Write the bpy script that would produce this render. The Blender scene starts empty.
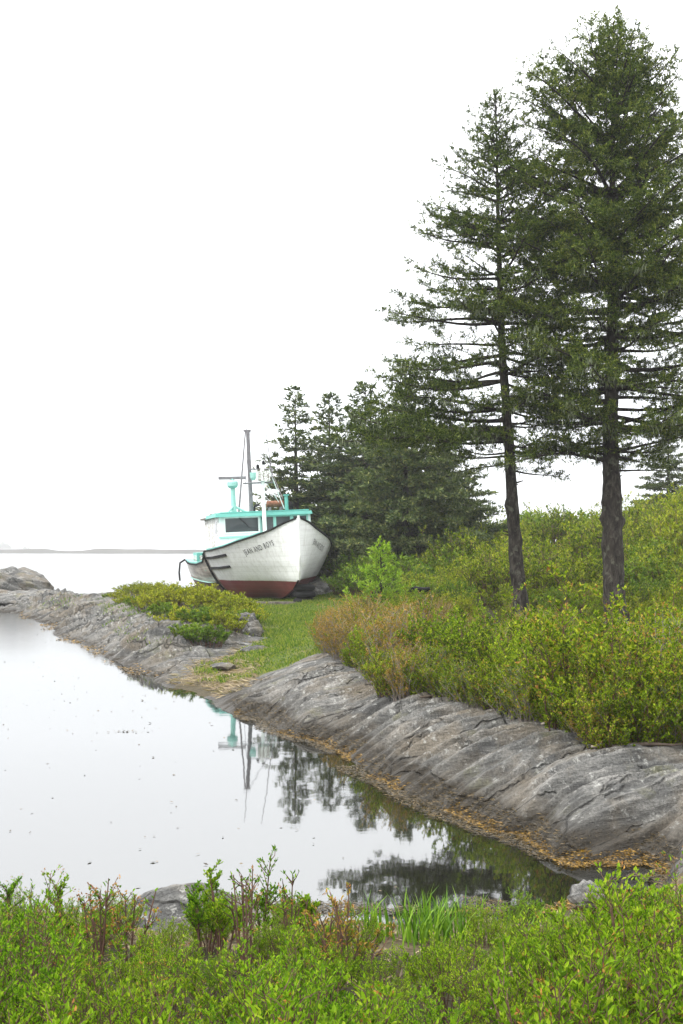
import bpy, math, random
import numpy as np
from mathutils import Vector, Matrix

# ------------------------------------------------------------------ camera, sky, sun, exposure
S = bpy.context.scene
COL = S.collection
F_PX, HORIZ, EYE = 1100.0, 548.0, 2.0
cam_d = bpy.data.cameras.new('camera')
cam = bpy.data.objects.new('camera', cam_d)
COL.objects.link(cam)
cam.location = (0, 0, EYE)
cam.rotation_euler = (math.radians(90), 0, 0)
cam_d.sensor_fit = 'VERTICAL'
cam_d.sensor_height = 36.0
cam_d.lens = F_PX / 1024 * 36.0
cam_d.shift_y = (HORIZ - 512) / 1024
cam_d.clip_end = 3000
cam_d.clip_start = 0.05
S.camera = cam

SUN_EL, SUN_AZ = 52.0, -60.0          # elevation; azimuth from +Y, negative = towards -X
W = bpy.data.worlds.new('World')
S.world = W
W.use_nodes = True
nt = W.node_tree
nt.nodes.clear()
out = nt.nodes.new('ShaderNodeOutputWorld')
sky = nt.nodes.new('ShaderNodeTexSky')
sky.sky_type = 'NISHITA'
sky.sun_disc = False
sky.sun_elevation = math.radians(SUN_EL)
sky.sun_rotation = math.radians(SUN_AZ)
b1 = nt.nodes.new('ShaderNodeBackground')
b1.inputs['Strength'].default_value = 0.1
nt.links.new(sky.outputs[0], b1.inputs[0])
b2 = nt.nodes.new('ShaderNodeBackground')      # the white overcast layer
tc = nt.nodes.new('ShaderNodeTexCoord')
sx = nt.nodes.new('ShaderNodeSeparateXYZ')
rp = nt.nodes.new('ShaderNodeValToRGB')
rp.color_ramp.elements[0].position = 0.0
rp.color_ramp.elements[0].color = (0.29, 0.30, 0.31, 1)
rp.color_ramp.elements[1].position = 0.9
rp.color_ramp.elements[1].color = (1.0, 1.0, 0.99, 1)
_e = rp.color_ramp.elements.new(0.16)
_e.color = (0.53, 0.54, 0.55, 1)
nt.links.new(tc.outputs['Generated'], sx.inputs[0])
nt.links.new(sx.outputs['Z'], rp.inputs[0])
nt.links.new(rp.outputs[0], b2.inputs[0])
b2.inputs['Strength'].default_value = 1.9
mx = nt.nodes.new('ShaderNodeMixShader')
mx.inputs[0].default_value = 0.9
nt.links.new(b1.outputs[0], mx.inputs[1])
nt.links.new(b2.outputs[0], mx.inputs[2])
nt.links.new(mx.outputs[0], out.inputs['Surface'])

sun_d = bpy.data.lights.new('sun', 'SUN')
sun_d.energy = 1.5
sun_d.angle = math.radians(10)
sun_d.color = (1.0, 0.96, 0.9)
sun = bpy.data.objects.new('sun', sun_d)
COL.objects.link(sun)
_az, _el = math.radians(SUN_AZ), math.radians(SUN_EL)
_to = Vector((math.sin(_az) * math.cos(_el), math.cos(_az + math.pi) * math.cos(_el), math.sin(_el)))
sun.rotation_euler = _to.to_track_quat('Z', 'Y').to_euler()
sky.sun_rotation = math.atan2(_to.x, _to.y)
sun.location = (-10, -5, 30)

vs = S.view_settings
vs.view_transform = 'Standard'
vs.look = 'None'
vs.gamma = 1.0
vs.use_curve_mapping = False
vs.exposure = 1.12
S.render.engine = 'CYCLES'
cy = S.cycles
cy.max_bounces = 7
cy.diffuse_bounces = 3
cy.glossy_bounces = 3
cy.transmission_bounces = 4
cy.volume_bounces = 1
cy.transparent_max_bounces = 6
cy.use_denoising = True
cy.caustics_reflective = False
cy.caustics_refractive = False
cy.sample_clamp_indirect = 6

rnd = random.Random(7)
rng = np.random.default_rng(11)

# ------------------------------------------------------------------ helpers
def at(px, py, z):
    """the ground point of height z that the photograph shows at a pixel"""
    D = (EYE - z) * F_PX / (py - HORIZ)
    return ((px - 341.5) * D / F_PX, D, z)

def P(px, D, z):
    return ((px - 341.5) * D / F_PX, D, z)

def px_of(x, y, z):
    return 341.5 + x / y * F_PX, HORIZ - (z - EYE) / y * F_PX

def tag(o, label=None, cat=None, group=None, kind=None):
    if label: o['label'] = label
    if cat: o['category'] = cat
    if group: o['group'] = group
    if kind: o['kind'] = kind
    return o

def empty(name, loc=(0, 0, 0), rot=(0, 0, 0)):
    o = bpy.data.objects.new(name, None)
    COL.objects.link(o)
    o.location = loc
    o.rotation_euler = rot
    o.empty_display_size = 0.2
    return o

def mesh_from(name, V, F, mats, smooth=False, mi=None):
    """V (n,3); F: list of index arrays (k,m)"""
    me = bpy.data.meshes.new(name)
    V = np.asarray(V, dtype=np.float32)
    F = [np.asarray(f, dtype=np.int32) for f in F if len(f)]
    me.vertices.add(len(V))
    me.vertices.foreach_set('co', V.ravel())
    loops = np.concatenate([f.ravel() for f in F])
    tot = np.concatenate([np.full(len(f), f.shape[1], np.int32) for f in F])
    start = np.concatenate([[0], np.cumsum(tot)[:-1]]).astype(np.int32)
    me.loops.add(len(loops))
    me.loops.foreach_set('vertex_index', loops)
    me.polygons.add(len(tot))
    me.polygons.foreach_set('loop_start', start)
    me.polygons.foreach_set('loop_total', tot)
    for m in (mats if isinstance(mats, (list, tuple)) else [mats]):
        me.materials.append(m)
    if mi is not None:
        me.polygons.foreach_set('material_index', np.asarray(mi, np.int32))
    me.polygons.foreach_set('use_smooth', np.full(len(tot), bool(smooth)))
    me.update()
    me.validate()
    return me

def link(name, me, parent=None):
    o = bpy.data.objects.new(name, me)
    COL.objects.link(o)
    if parent: o.parent = parent
    return o

class MB:
    """collects shapes into one mesh"""
    def __init__(self, off=(0, 0, 0)):
        self.V, self.Q, self.T, self.n = [], [], [], 0
        self.off = np.array(off, float)
    def add(self, V, Q=None, T=None):
        V = np.asarray(V, float)
        self.V.append(V)
        if Q is not None and len(Q): self.Q.append(np.asarray(Q, int) + self.n)
        if T is not None and len(T): self.T.append(np.asarray(T, int) + self.n)
        self.n += len(V)
        return self
    def hexa(self, c):
        """eight corners: bottom four, top four, same winding"""
        return self.add(c, [(3, 2, 1, 0), (4, 5, 6, 7), (0, 1, 5, 4), (1, 2, 6, 5), (2, 3, 7, 6), (3, 0, 4, 7)])
    def box(self, x0, x1, y0, y1, z0, z1):
        return self.hexa([(x0, y0, z0), (x1, y0, z0), (x1, y1, z0), (x0, y1, z0), (x0, y0, z1), (x1, y0, z1), (x1, y1, z1), (x0, y1, z1)])
    def tube(self, pts, r, n=8, caps=True):
        pts = np.asarray(pts, float)
        m = len(pts)
        r = np.broadcast_to(np.asarray(r, float), (m,))
        d = np.gradient(pts, axis=0)
        d /= np.linalg.norm(d, axis=1)[:, None] + 1e-9
        ref = np.array([0.31, 0.17, 0.93]) if abs(d[:, 2]).mean() < 0.8 else np.array([0.95, 0.2, 0.1])
        a = np.cross(d, ref); a /= np.linalg.norm(a, axis=1)[:, None] + 1e-9
        b = np.cross(d, a)
        th = np.arange(n) * 2 * math.pi / n
        ring = pts[:, None, :] + r[:, None, None] * (np.cos(th)[None, :, None] * a[:, None, :] + np.sin(th)[None, :, None] * b[:, None, :])
        V = ring.reshape(-1, 3)
        i = np.arange(m - 1)[:, None] * n
        j = np.arange(n)[None, :]
        k = (j + 1) % n
        Q = np.stack([i + j, i + n + j, i + n + k, i + k], -1).reshape(-1, 4)
        T = []
        if caps and n > 2:
            c0, c1 = len(V), len(V) + 1
            V = np.vstack([V, pts[0], pts[-1]])
            jj, kk = j[0], k[0]
            T = np.vstack([np.stack([np.full(n, c0), jj, kk], -1), np.stack([np.full(n, c1), (m - 1) * n + kk, (m - 1) * n + jj], -1)])
        return self.add(V, Q, T)
    def lathe(self, prof, c=(0, 0, 0), n=20, axis='z'):
        th = np.arange(n) * 2 * math.pi / n
        prof = np.asarray(prof, float)
        m = len(prof)
        V = np.stack([prof[:, 0:1] * np.cos(th), prof[:, 0:1] * np.sin(th), np.repeat(prof[:, 1:2], n, 1)], -1).reshape(-1, 3)
        if axis == 'y': V = V[:, [0, 2, 1]] * np.array([1, 1, -1])
        if axis == 'x': V = V[:, [2, 1, 0]] * np.array([1, 1, -1])
        i = np.arange(m - 1)[:, None] * n
        j = np.arange(n)[None, :]
        k = (j + 1) % n
        Q = np.stack([i + j, i + k, i + n + k, i + n + j], -1).reshape(-1, 4)
        return self.add(V + np.asarray(c), Q)
    def build(self, name, mat, parent=None, smooth=False):
        return link(name, self.mesh(name, mat, smooth), parent)
    def mesh(self, name, mat, smooth=False):
        F = []
        if self.Q: F.append(np.concatenate(self.Q))
        if self.T: F.append(np.concatenate(self.T))
        return mesh_from(name, np.concatenate(self.V) + self.off, F, mat, smooth)

def dup(root, loc, rotz=0.0, scale=1.0):
    r = root.copy(); COL.objects.link(r)
    r.location = loc
    r.rotation_euler = (root.rotation_euler.x, root.rotation_euler.y, rotz)
    r.scale = (scale, scale, scale) if not hasattr(scale, '__len__') else scale
    for ch in list(root.children):
        c = ch.copy(); COL.objects.link(c); c.parent = r
        for g in list(ch.children):
            d = g.copy(); COL.objects.link(d); d.parent = c
    return r

# value noise
def _h(ix, iy, s):
    n = (ix.astype(np.int64) * 374761393 + iy.astype(np.int64) * 668265263 + s * 1274126177) & 0xffffffff
    n = ((n ^ (n >> 13)) * 1274126177) & 0xffffffff
    n = n ^ (n >> 16)
    return (n & 0xffff) / 65535.0
def vnoise(x, y, s=0):
    ix, iy = np.floor(x), np.floor(y)
    fx, fy = x - ix, y - iy
    fx = fx * fx * fx * (fx * (fx * 6 - 15) + 10); fy = fy * fy * fy * (fy * (fy * 6 - 15) + 10)
    a, b = _h(ix, iy, s), _h(ix + 1, iy, s)
    c, d = _h(ix, iy + 1, s), _h(ix + 1, iy + 1, s)
    return (a + (b - a) * fx) * (1 - fy) + (c + (d - c) * fx) * fy - 0.5
def fbm(x, y, o=4, s=0, g=0.5):
    v, a = 0.0, 1.0
    for i in range(o):
        v = v + a * vnoise(x, y, s + 17 * i)
        x, y, a = x * 2.03 + 3.1, y * 2.03 + 1.7, a * g
    return v
def sstep(a, b, x):
    t = np.clip((x - a) / (b - a), 0, 1)
    return t * t * (3 - 2 * t)

# ------------------------------------------------------------------ materials
class NT:
    def __init__(self, name):
        self.m = bpy.data.materials.new(name)
        self.m.use_nodes = True
        self.t = self.m.node_tree
        self.t.nodes.clear()
        self.out = self.n('ShaderNodeOutputMaterial')
    def n(self, kind, **kw):
        nd = self.t.nodes.new(kind)
        for k, v in kw.items():
            if hasattr(nd, k) and not isinstance(v, dict): setattr(nd, k, v)
        return nd
    def l(self, a, b):
        self.t.links.new(a, b)
    def set(self, nd, **kw):
        for k, v in kw.items(): nd.inputs[k.replace('_', ' ')].default_value = v
        return nd
    def coord(self, rot=(0, 0, 0), scale=(1, 1, 1), kind='Object'):
        tc = self.n('ShaderNodeTexCoord')
        mp = self.n('ShaderNodeMapping')
        mp.inputs['Rotation'].default_value = rot
        mp.inputs['Scale'].default_value = scale
        self.l(tc.outputs[kind], mp.inputs[0])
        return mp.outputs[0]
    def noise(self, vec, scale, detail=5, rough=0.55, dist=0.0):
        nd = self.n('ShaderNodeTexNoise')
        nd.inputs['Scale'].default_value = scale
        nd.inputs['Detail'].default_value = detail
        nd.inputs['Roughness'].default_value = rough
        nd.inputs['Distortion'].default_value = dist
        if vec is not None: self.l(vec, nd.inputs['Vector'])
        return nd.outputs['Fac']
    def ramp(self, fac, stops):
        r = self.n('ShaderNodeValToRGB')
        e = r.color_ramp.elements
        while len(e) < len(stops): e.new(0.5)
        for el, (p, c) in zip(e, stops):
            el.position = p
            el.color = (*c, 1) if hasattr(c, '__len__') else (c, c, c, 1)
        self.l(fac, r.inputs[0])
        return r.outputs[0]
    def mix(self, fac, a, b, mode='MIX'):
        m = self.n('ShaderNodeMix', data_type='RGBA', blend_type=mode)
        for sock, v in ((m.inputs[0], fac), (m.inputs[6], a), (m.inputs[7], b)):
            if isinstance(v, bpy.types.NodeSocket): self.l(v, sock)
            elif hasattr(v, '__len__'): sock.default_value = (*v, 1)
            else: sock.default_value = v
        return m.outputs[2]
    def math(self, op, a, b=0.0, c=0.0):
        m = self.n('ShaderNodeMath', operation=op)
        for i, v in enumerate((a, b, c)):
            if isinstance(v, bpy.types.NodeSocket): self.l(v, m.inputs[i])
            else: m.inputs[i].default_value = v
        return m.outputs[0]
    def sep(self, v):
        s = self.n('ShaderNodeSeparateXYZ'); self.l(v, s.inputs[0]); return s.outputs
    def bsdf(self, col, rough=0.7, spec=0.3, metal=0.0, bump=None, bstr=0.4, bdist=0.02, ior=None):
        p = self.n('ShaderNodeBsdfPrincipled')
        for k, v in (('Base Color', col), ('Roughness', rough), ('Specular IOR Level', spec), ('Metallic', metal)):
            if isinstance(v, bpy.types.NodeSocket): self.l(v, p.inputs[k])
            elif hasattr(v, '__len__'): p.inputs[k].default_value = (*v, 1)
            else: p.inputs[k].default_value = v
        if ior: p.inputs['IOR'].default_value = ior
        if bump is not None:
            b = self.n('ShaderNodeBump')
            b.inputs['Strength'].default_value = bstr
            b.inputs['Distance'].default_value = bdist
            self.l(bump, b.inputs['Height'])
            self.l(b.outputs[0], p.inputs['Normal'])
        return p
    def done(self, sh):
        self.l(sh.outputs[0], self.out.inputs['Surface'])
        return self.m

def plain(name, col, rough=0.6, spec=0.3, metal=0.0, vary=0.25, scale=6.0, bstr=0.15):
    t = NT(name)
    c = t.coord()
    f = t.noise(c, scale, 6)
    lo = tuple(v * (1 - vary) for v in col); hi = tuple(min(1, v * (1 + vary)) for v in col)
    return t.done(t.bsdf(t.ramp(f, [(0.3, lo), (0.7, hi)]), rough, spec, metal, bump=f, bstr=bstr, bdist=0.01))

def leafmat(name, stops, trans=0.35, rough=0.55, spec=0.07, objvar=0.12, clump=0.0, cscale=1.2):
    """leaves: a colour of its own for each leaf, a slight shift for each plant"""
    t = NT(name)
    g = t.n('ShaderNodeNewGeometry')
    oi = t.n('ShaderNodeObjectInfo')
    f = t.math('ADD', g.outputs['Random Per Island'], t.math('MULTIPLY', t.math('SUBTRACT', oi.outputs['Random'], 0.5), objvar * 2))
    if clump:  # patchy tone; on spruce needles it imitates lit and dark boughs
        f = t.math('ADD', f, t.math('MULTIPLY', t.math('SUBTRACT', t.noise(t.coord(), cscale, 3, .6), 0.5), clump * 2))
    col = t.ramp(f, stops)
    p = t.bsdf(col, rough, spec)
    tr = t.n('ShaderNodeBsdfTranslucent')
    t.l(t.mix(1.0, col, (1.1, 1.25, 0.6), 'MULTIPLY'), tr.inputs[0])
    m = t.n('ShaderNodeMixShader')
    m.inputs[0].default_value = trans
    t.l(p.outputs[0], m.inputs[1]); t.l(tr.outputs[0], m.inputs[2])
    return t.done(m)

STRIKE = math.atan2(0.47, 0.88)        # direction in which the rock layers run
def rockmat(name, base=1.0, tide=True, wet=0.0):
    t = NT(name)
    c = t.coord(rot=(0, 0, -STRIKE))                 # x along the layers, y across
    def stretched(a, b, z=1.2):
        st = t.n('ShaderNodeMapping'); st.inputs['Scale'].default_value = (a, b, z); t.l(c, st.inputs[0]); return st.outputs[0]
    lay = t.noise(stretched(.16, 1.0), 9, 9, 0.66, 0.25)          # bands of the rock
    lay2 = t.noise(stretched(.30, 1.0), 3.2, 7, 0.62, 0.5)
    blot = t.noise(c, 1.5, 7, 0.62)
    grain = t.noise(c, 60, 6, 0.7)
    mott = t.noise(c, 13, 7, 0.68)
    k = base
    col = t.ramp(lay2, [(0.36, (0.085 * k, 0.085 * k, 0.083 * k)), (0.47, (0.165 * k, 0.163 * k, 0.155 * k)), (0.56, (0.23 * k, 0.225 * k, 0.212 * k)), (0.66, (0.33 * k, 0.32 * k, 0.30 * k))])
    col = t.mix(t.ramp(lay, [(0.41, 0.8), (0.54, 0.0)]), col, (0.075 * k, 0.075 * k, 0.074 * k))
    col = t.mix(t.ramp(blot, [(0.47, 0.0), (0.62, 0.65)]), col, (0.20 * k, 0.165 * k, 0.12 * k))
    col = t.mix(t.ramp(mott, [(0.57, 0.0), (0.66, 0.65)]), col, (0.41, 0.41, 0.385))
    moss = t.noise(c, 2.3, 8, 0.68)
    col = t.mix(t.ramp(moss, [(0.57, 0.0), (0.68, 0.5)]), col, (0.13, 0.13, 0.055))
    col = t.mix(0.75, col, t.ramp(grain, [(0.32, 0.35), (0.68, 1.5)]), 'MULTIPLY')
    nz = t.n('ShaderNodeTexNoise'); nz.inputs['Scale'].default_value = 1.6; nz.inputs['Detail'].default_value = 7; t.l(c, nz.inputs['Vector'])
    ns = t.n('ShaderNodeVectorMath', operation='SCALE'); ns.inputs['Scale'].default_value = 0.45; t.l(nz.outputs['Color'], ns.inputs[0])
    wv = t.n('ShaderNodeVectorMath', operation='ADD'); t.l(c, wv.inputs[0]); t.l(ns.outputs[0], wv.inputs[1])
    cr = None
    for sc_, sz, w_ in (((.22, 1.0, .6), 1.5, .012), ((.6, .8, .5), .8, .007)):
        m = t.n('ShaderNodeMapping'); m.inputs['Scale'].default_value = sc_; t.l(wv.outputs[0], m.inputs[0])
        v1 = t.n('ShaderNodeTexVoronoi', feature='DISTANCE_TO_EDGE'); v1.inputs['Scale'].default_value = sz; t.l(m.outputs[0], v1.inputs['Vector'])
        r = t.ramp(v1.outputs[0], [(0.0, 0.0), (w_, 1.0)])
        cr = r if cr is None else t.math('MULTIPLY', cr, r)
    col = t.mix(t.math('MULTIPLY', t.math('SUBTRACT', 1.0, cr), 0.55), col, (0.03, 0.029, 0.027))
    rough = 0.85
    if tide:
        z = t.sep(t.n('ShaderNodeNewGeometry').outputs['Position'])[2]
        zz = t.math('ADD', z, t.math('MULTIPLY', t.math('SUBTRACT', blot, 0.5), 0.16))
        zz = t.math('ADD', zz, t.math('MULTIPLY', t.math('SUBTRACT', mott, 0.5), 0.08))
        band = t.ramp(zz, [(0.0, 1.0), (0.12 - wet, 1.0), (0.16 - wet, 0.0)])
        weed = t.ramp(t.noise(c, 24, 7, 0.72), [(0.35, (0.010, 0.008, 0.005)), (0.55, (0.030, 0.022, 0.012)), (0.72, (0.075, 0.048, 0.018))])
        col = t.mix(band, col, weed)
        damp = t.ramp(zz, [(0.16 - wet, 0.5), (0.32 - wet, 0.0)])
        col = t.mix(damp, col, (0.05, 0.046, 0.040))
        rough = t.ramp(zz, [(0.0, 0.45), (0.2, 0.85)])
    h = t.math('ADD', t.math('MULTIPLY', lay, 0.9), t.math('MULTIPLY', mott, 0.45))
    h = t.math('ADD', h, t.math('MULTIPLY', grain, 0.12))
    h = t.math('ADD', h, t.math('MULTIPLY', cr, 0.5))
    return t.done(t.bsdf(col, rough, 0.22, bump=h, bstr=1.0, bdist=0.07))
# ------------------------------------------------------------------ materials used by the land
M = {}
M['rock'] = rockmat('schist', 0.84)
M['rock_pale'] = rockmat('schist_pale', 0.80, True, .09)
M['boulder'] = rockmat('boulder_stone', 0.9, False)

def _soil(lawn):
    t = NT('turf' if lawn else 'soil_and_litter')
    c = t.coord()
    n1 = t.noise(c, 2.2, 7, 0.65); n2 = t.noise(c, 17, 7, 0.7)
    turf = t.ramp(n2, [(0.3, (0.035, 0.055, 0.012)), (0.55, (0.075, 0.105, 0.022)), (0.75, (0.17, 0.18, 0.05))]) if lawn else t.ramp(n2, [(0.3, (0.018, 0.016, 0.010)), (0.55, (0.042, 0.038, 0.018)), (0.75, (0.09, 0.08, 0.035))])
    turf = t.mix(t.ramp(n1, [(0.5, 0.0), (0.65, 0.6)]), turf, (0.17, 0.14, 0.06)) if lawn else turf
    dead = t.ramp(n2, [(0.3, (0.06, 0.045, 0.03)), (0.6, (0.19, 0.15, 0.09)), (0.8, (0.32, 0.27, 0.18))])
    mud = t.ramp(n2, [(0.3, (0.03, 0.025, 0.016)), (0.7, (0.09, 0.075, 0.045))])
    z = t.sep(t.n('ShaderNodeNewGeometry').outputs['Position'])[2]
    zz = t.math('ADD', z, t.math('MULTIPLY', t.math('SUBTRACT', n1, 0.5), 0.22))
    col = t.mix(t.ramp(zz, [(0.16, 0.0), (0.24, 1.0)]), dead, turf)
    col = t.mix(t.ramp(zz, [(0.03, 0.0), (0.09, 1.0)]), mud, col)
    return t.done(t.bsdf(col, 0.9, 0.15, bump=n2, bstr=0.8, bdist=0.04))
M['soil'] = _soil(False)
M['turf'] = _soil(True)

def _water():
    t = NT('sea_water')
    c = t.coord()
    a = t.noise(c, 0.9, 3, 0.5); b = t.noise(c, 7.0, 3, 0.5)
    h = t.math('ADD', a, t.math('MULTIPLY', b, 0.12))
    yy = t.sep(t.n('ShaderNodeNewGeometry').outputs['Position'])[1]
    yn = t.math('ADD', yy, t.math('MULTIPLY', t.noise(c, 0.35, 3, .5), 5.0))
    breeze = t.ramp(t.math('DIVIDE', yn, 60.0), [(0.30, 0.03), (0.42, 0.16), (1.0, 0.22)])    # calm cove, light ripples outside
    p = t.bsdf((0.008, 0.008, 0.006), breeze, 0.5, bump=h, bstr=0.05, bdist=0.03, ior=3.05)
    return t.done(p)
M['water'] = _water()
M['far_land'] = plain('far_shore_ground', (0.05, 0.048, 0.042), 0.9, 0.1, scale=0.05)

# ------------------------------------------------------------------ ground heights through control points
CP = []
def shore(*pts):
    for p in pts: CP.append(at(*p, 0.0))
shore((0, 611), (32, 618), (58, 628), (66, 638), (97, 648), (108, 658), (132, 667), (149, 675), (166, 687), (192, 696))
shore((214, 701), (256, 717), (306, 738), (359, 764), (400, 790), (462, 815), (540, 846), (600, 864), (670, 882))
shore((-300, 900), (0, 905), (120, 910), (220, 915), (340, 920), (480, 916), (580, 908))
for a in ((0, 20, -.6), (60, 16, -.6), (120, 12, -.6), (0, 10, -.7), (-300, 15, -.8), (-300, 30, -.6), (200, 10, -.5), (250, 8, -.45),
          (330, 7.3, -.4), (450, 7.0, -.25), (520, 6.6, -.20), (590, 6.45, -.15), (650, 6.38, -.10), (170, 13.5, -.2), (300, 9.6, -.25), (-700, 20, -.8), (-700, 40, -1), (0, 7.5, -.5), (150, 7.2, -.4)): CP.append(P(*a))
for a in ((336, 655, .48), (393, 688, .45), (462, 700, .45), (545, 719, .46), (599, 741, .45), (683, 745, .45),
          (400, 764, .12), (487, 795, .13), (566, 828, .14), (673, 864, .15), (306, 725, .12), (250, 705, .10),
          (300, 668, .36), (350, 710, .24), (450, 745, .29), (540, 775, .30), (620, 800, .28), (260, 683, .20), (683, 800, .30)): CP.append(at(*a))
for a in ((230, 674, .09), (200, 682, .05), (252, 652, .22), (262, 640, .27), (268, 620, .42), (290, 606, .47), (320, 640, .5), (300, 630, .38)): CP.append(at(*a))
for a in ((185, 42, .5), (200, 36, .50), (260, 31, .45), (300, 28.5, .46), (330, 29, .60), (345, 34, .75)): CP.append(P(*a))
for a in ((0, 599, .2), (57, 598, .4), (90, 595, .55), (120, 592, .68), (150, 591, .74), (60, 632, .06), (100, 630, .22), (100, 612, .44), (30, 610, .10),
          (150, 650, .20), (150, 625, .48), (192, 652, .24), (190, 628, .46), (230, 630, .40), (248, 618, .52), (225, 655, .17), (210, 668, .10)): CP.append(at(*a))
for a in ((190, 25, .72), (215, 24, .68), (160, 25, .70), (200, 29, .62), (150, 36, .45), (100, 40, .1), (0, 46, -.8), (60, 45, -.8), (120, 45, -.6), (165, 47, -.4),
          (-200, 50, -1), (0, 60, -1), (150, 70, -1), (182, 52, -.2), (-300, 42, -.5), (-300, 37, .1)): CP.append(P(*a))
for q in (-900, -300, 0, 170, 340, 510, 683, 1000):
    for D, h in ((5.2, .17), (4.4, .28), (3.5, .36), (2.4, .42), (0.9, .48)): CP.append(P(q, D, h))
for a in ((735, 6.4, .1), (800, 7, .28), (900, 8, .4), (800, 9, .48), (1100, 7, .35), (1000, 12, .7), (420, 14, .48), (520, 12, .48), (620, 10.8, .48), (700, 11, .52), (440, 17, .45), (540, 16, .42), (640, 15, .45), (760, 14, .55),
          (400, 20, .5), (520, 20, .38), (615, 20, .40), (750, 20, .6), (450, 28, .75), (560, 26, .6), (640, 26, .8), (560, 32, 1.15), (640, 32, 1.7), (760, 35, 2.1), (480, 40, 1.5), (620, 42, 2.35),
          (760, 45, 2.8), (400, 40, .8), (400, 55, 1.0), (560, 60, 2.3), (700, 65, 3.0), (330, 45, .8), (250, 45, .5), (250, 62, .1), (330, 75, .8), (1100, 40, 2.6), (1100, 25, 1.6)): CP.append(P(*a))
CP = np.array(CP)
def warp(x, y):
    return np.stack([np.asarray(x) / np.asarray(y) * 3.0, np.log(np.asarray(y)) * 1.0], -1)
_U = warp(CP[:, 0], CP[:, 1])
def _k(r2): return 0.5 * r2 * np.log(r2 + 1e-9)
_n = len(CP)
_A = np.zeros((_n + 3, _n + 3))
_d2 = ((_U[:, None] - _U[None]) ** 2).sum(-1)
_A[:_n, :_n] = _k(_d2) + np.eye(_n) * 2e-4
_A[:_n, _n] = 1; _A[:_n, _n + 1:] = _U
_A[_n:, :_n] = _A[:_n, _n:].T
_w = np.linalg.solve(_A, np.concatenate([CP[:, 2], np.zeros(3)]))
def base_z(x, y):
    x = np.atleast_1d(np.asarray(x, float)); y = np.atleast_1d(np.asarray(y, float))
    q = warp(x, y); o = np.empty(len(q))
    for i in range(0, len(q), 20000):
        c = q[i:i + 20000]
        d2 = ((c[:, None] - _U[None]) ** 2).sum(-1)
        o[i:i + 20000] = _k(d2) @ _w[:_n] + _w[_n] + c @ _w[_n + 1:]
    return np.clip(o, -1.2, 5.0)

# ------------------------------------------------------------------ where bare rock shows
def poly(pts): return warp(np.array([p[0] for p in pts]), np.array([p[1] for p in pts]))
SLAB = poly([at(196, 699, .01), at(215, 712, 0), at(256, 735, 0), at(306, 757, 0), at(359, 785, 0), at(400, 812, 0), at(462, 845, 0), at(540, 880, 0), at(610, 905, 0), P(690, 6.15, 0), P(1000, 6.8, 0),
             P(1000, 9.6, 0), P(800, 9.0, 0), at(683, 738, .46), at(599, 734, .46), at(545, 712, .46), at(462, 693, .46), at(393, 678, .46), at(345, 650, .5), at(318, 652, .46), at(285, 665, .35), at(240, 685, .12)])
HEAD = poly([P(-200, 31, 0), P(0, 30, 0), P(55, 23, 0), P(100, 19, 0), P(140, 16, 0), P(172, 15.2, 0), at(200, 672, .06), at(222, 664, .12), at(247, 648, .22), at(266, 638, .3), P(266, 22.4, 0), P(240, 23.4, 0),
             P(205, 22.6, 0), P(170, 23.2, 0), P(140, 25.5, 0), P(125, 29, .8), P(90, 36, .3), P(40, 46, -.5), P(-200, 48, -.5)])
def sdist(q, pg):
    """signed distance to a polygon, positive inside"""
    ins = np.zeros(len(q), bool); dm = np.full(len(q), 1e9)
    for i in range(len(pg)):
        a, b = pg[i], pg[(i + 1) % len(pg)]
        ab = b - a
        t = np.clip(((q - a) @ ab) / (ab @ ab), 0, 1)
        dm = np.minimum(dm, ((q - a - t[:, None] * ab) ** 2).sum(-1))
        c = ((a[1] > q[:, 1]) != (b[1] > q[:, 1])) & (q[:, 0] < (b[0] - a[0]) * (q[:, 1] - a[1]) / (b[1] - a[1] + 1e-12) + a[0])
        ins ^= c
    return np.where(ins, 1, -1) * np.sqrt(dm)

_sx, _sy = math.cos(STRIKE), math.sin(STRIKE)
def layers(x, y, amps, per, seed):
    a = x * _sy - y * _sx                        # across the layers, towards the viewer
    b = x * _sx + y * _sy
    z = 0
    for i, (A, p) in enumerate(zip(amps, per)):
        w = a / p + 1.1 * fbm(b / p * 0.13, a / p * 0.22, 2, seed + i * 5) + 0.16 * fbm(b / p * 0.9 + 9, a / p * 0.9, 3, seed + 40 + i)
        k = np.floor(w); f = w - k
        am = 0.10 + 1.7 * _h(k, np.floor(b / p * 0.10 + _h(k, k * 0, 3) * 7), seed + i)
        saw = np.where(f < 0.92, f / 0.92, (1 - f) / 0.08)
        z = z + A * am * (saw - 0.5)
    return z
def full_z(x, y, parts=False):
    z = base_z(x, y)
    q = warp(x, y)
    qn = q + 0.030 * np.stack([fbm(x * 1.7, y * 1.7, 3, 5), fbm(x * 1.7 + 50, y * 1.7, 3, 6)], -1)
    ds, dh = sdist(qn, SLAB), sdist(qn, HEAD)
    ws, wh = sstep(-0.01, 0.10, ds), sstep(-0.01, 0.12, dh)
    zr = layers(x, y, (0.23, 0.10, 0.035), (0.95, 0.33, 0.11), 3) + 0.03 * fbm(x * 3, y * 3, 4, 8) + 0.14 * fbm(x * .5, y * .5, 2, 31)
    zs = layers(x, y, (0.070, 0.055, 0.020), (0.70, 0.27, 0.11), 60) + 0.05 * fbm(x * 1.1, y * 1.1, 4, 9) + 0.012 * fbm(x * 14, y * 14, 3, 19)
    soil = 0.05 * fbm(x * 1.3, y * 1.3, 4, 12)
    under = sstep(-0.35, 0.0, z)
    zz = z + (ws * zs * 1.0 + wh * zr * np.clip(y / 17, .3, 1.35)) * (0.30 + 0.70 * sstep(-0.1, 0.3, z)) + (1 - np.maximum(ws, wh)) * soil
    if parts: return zz, ds, dh
    return zz
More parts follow.
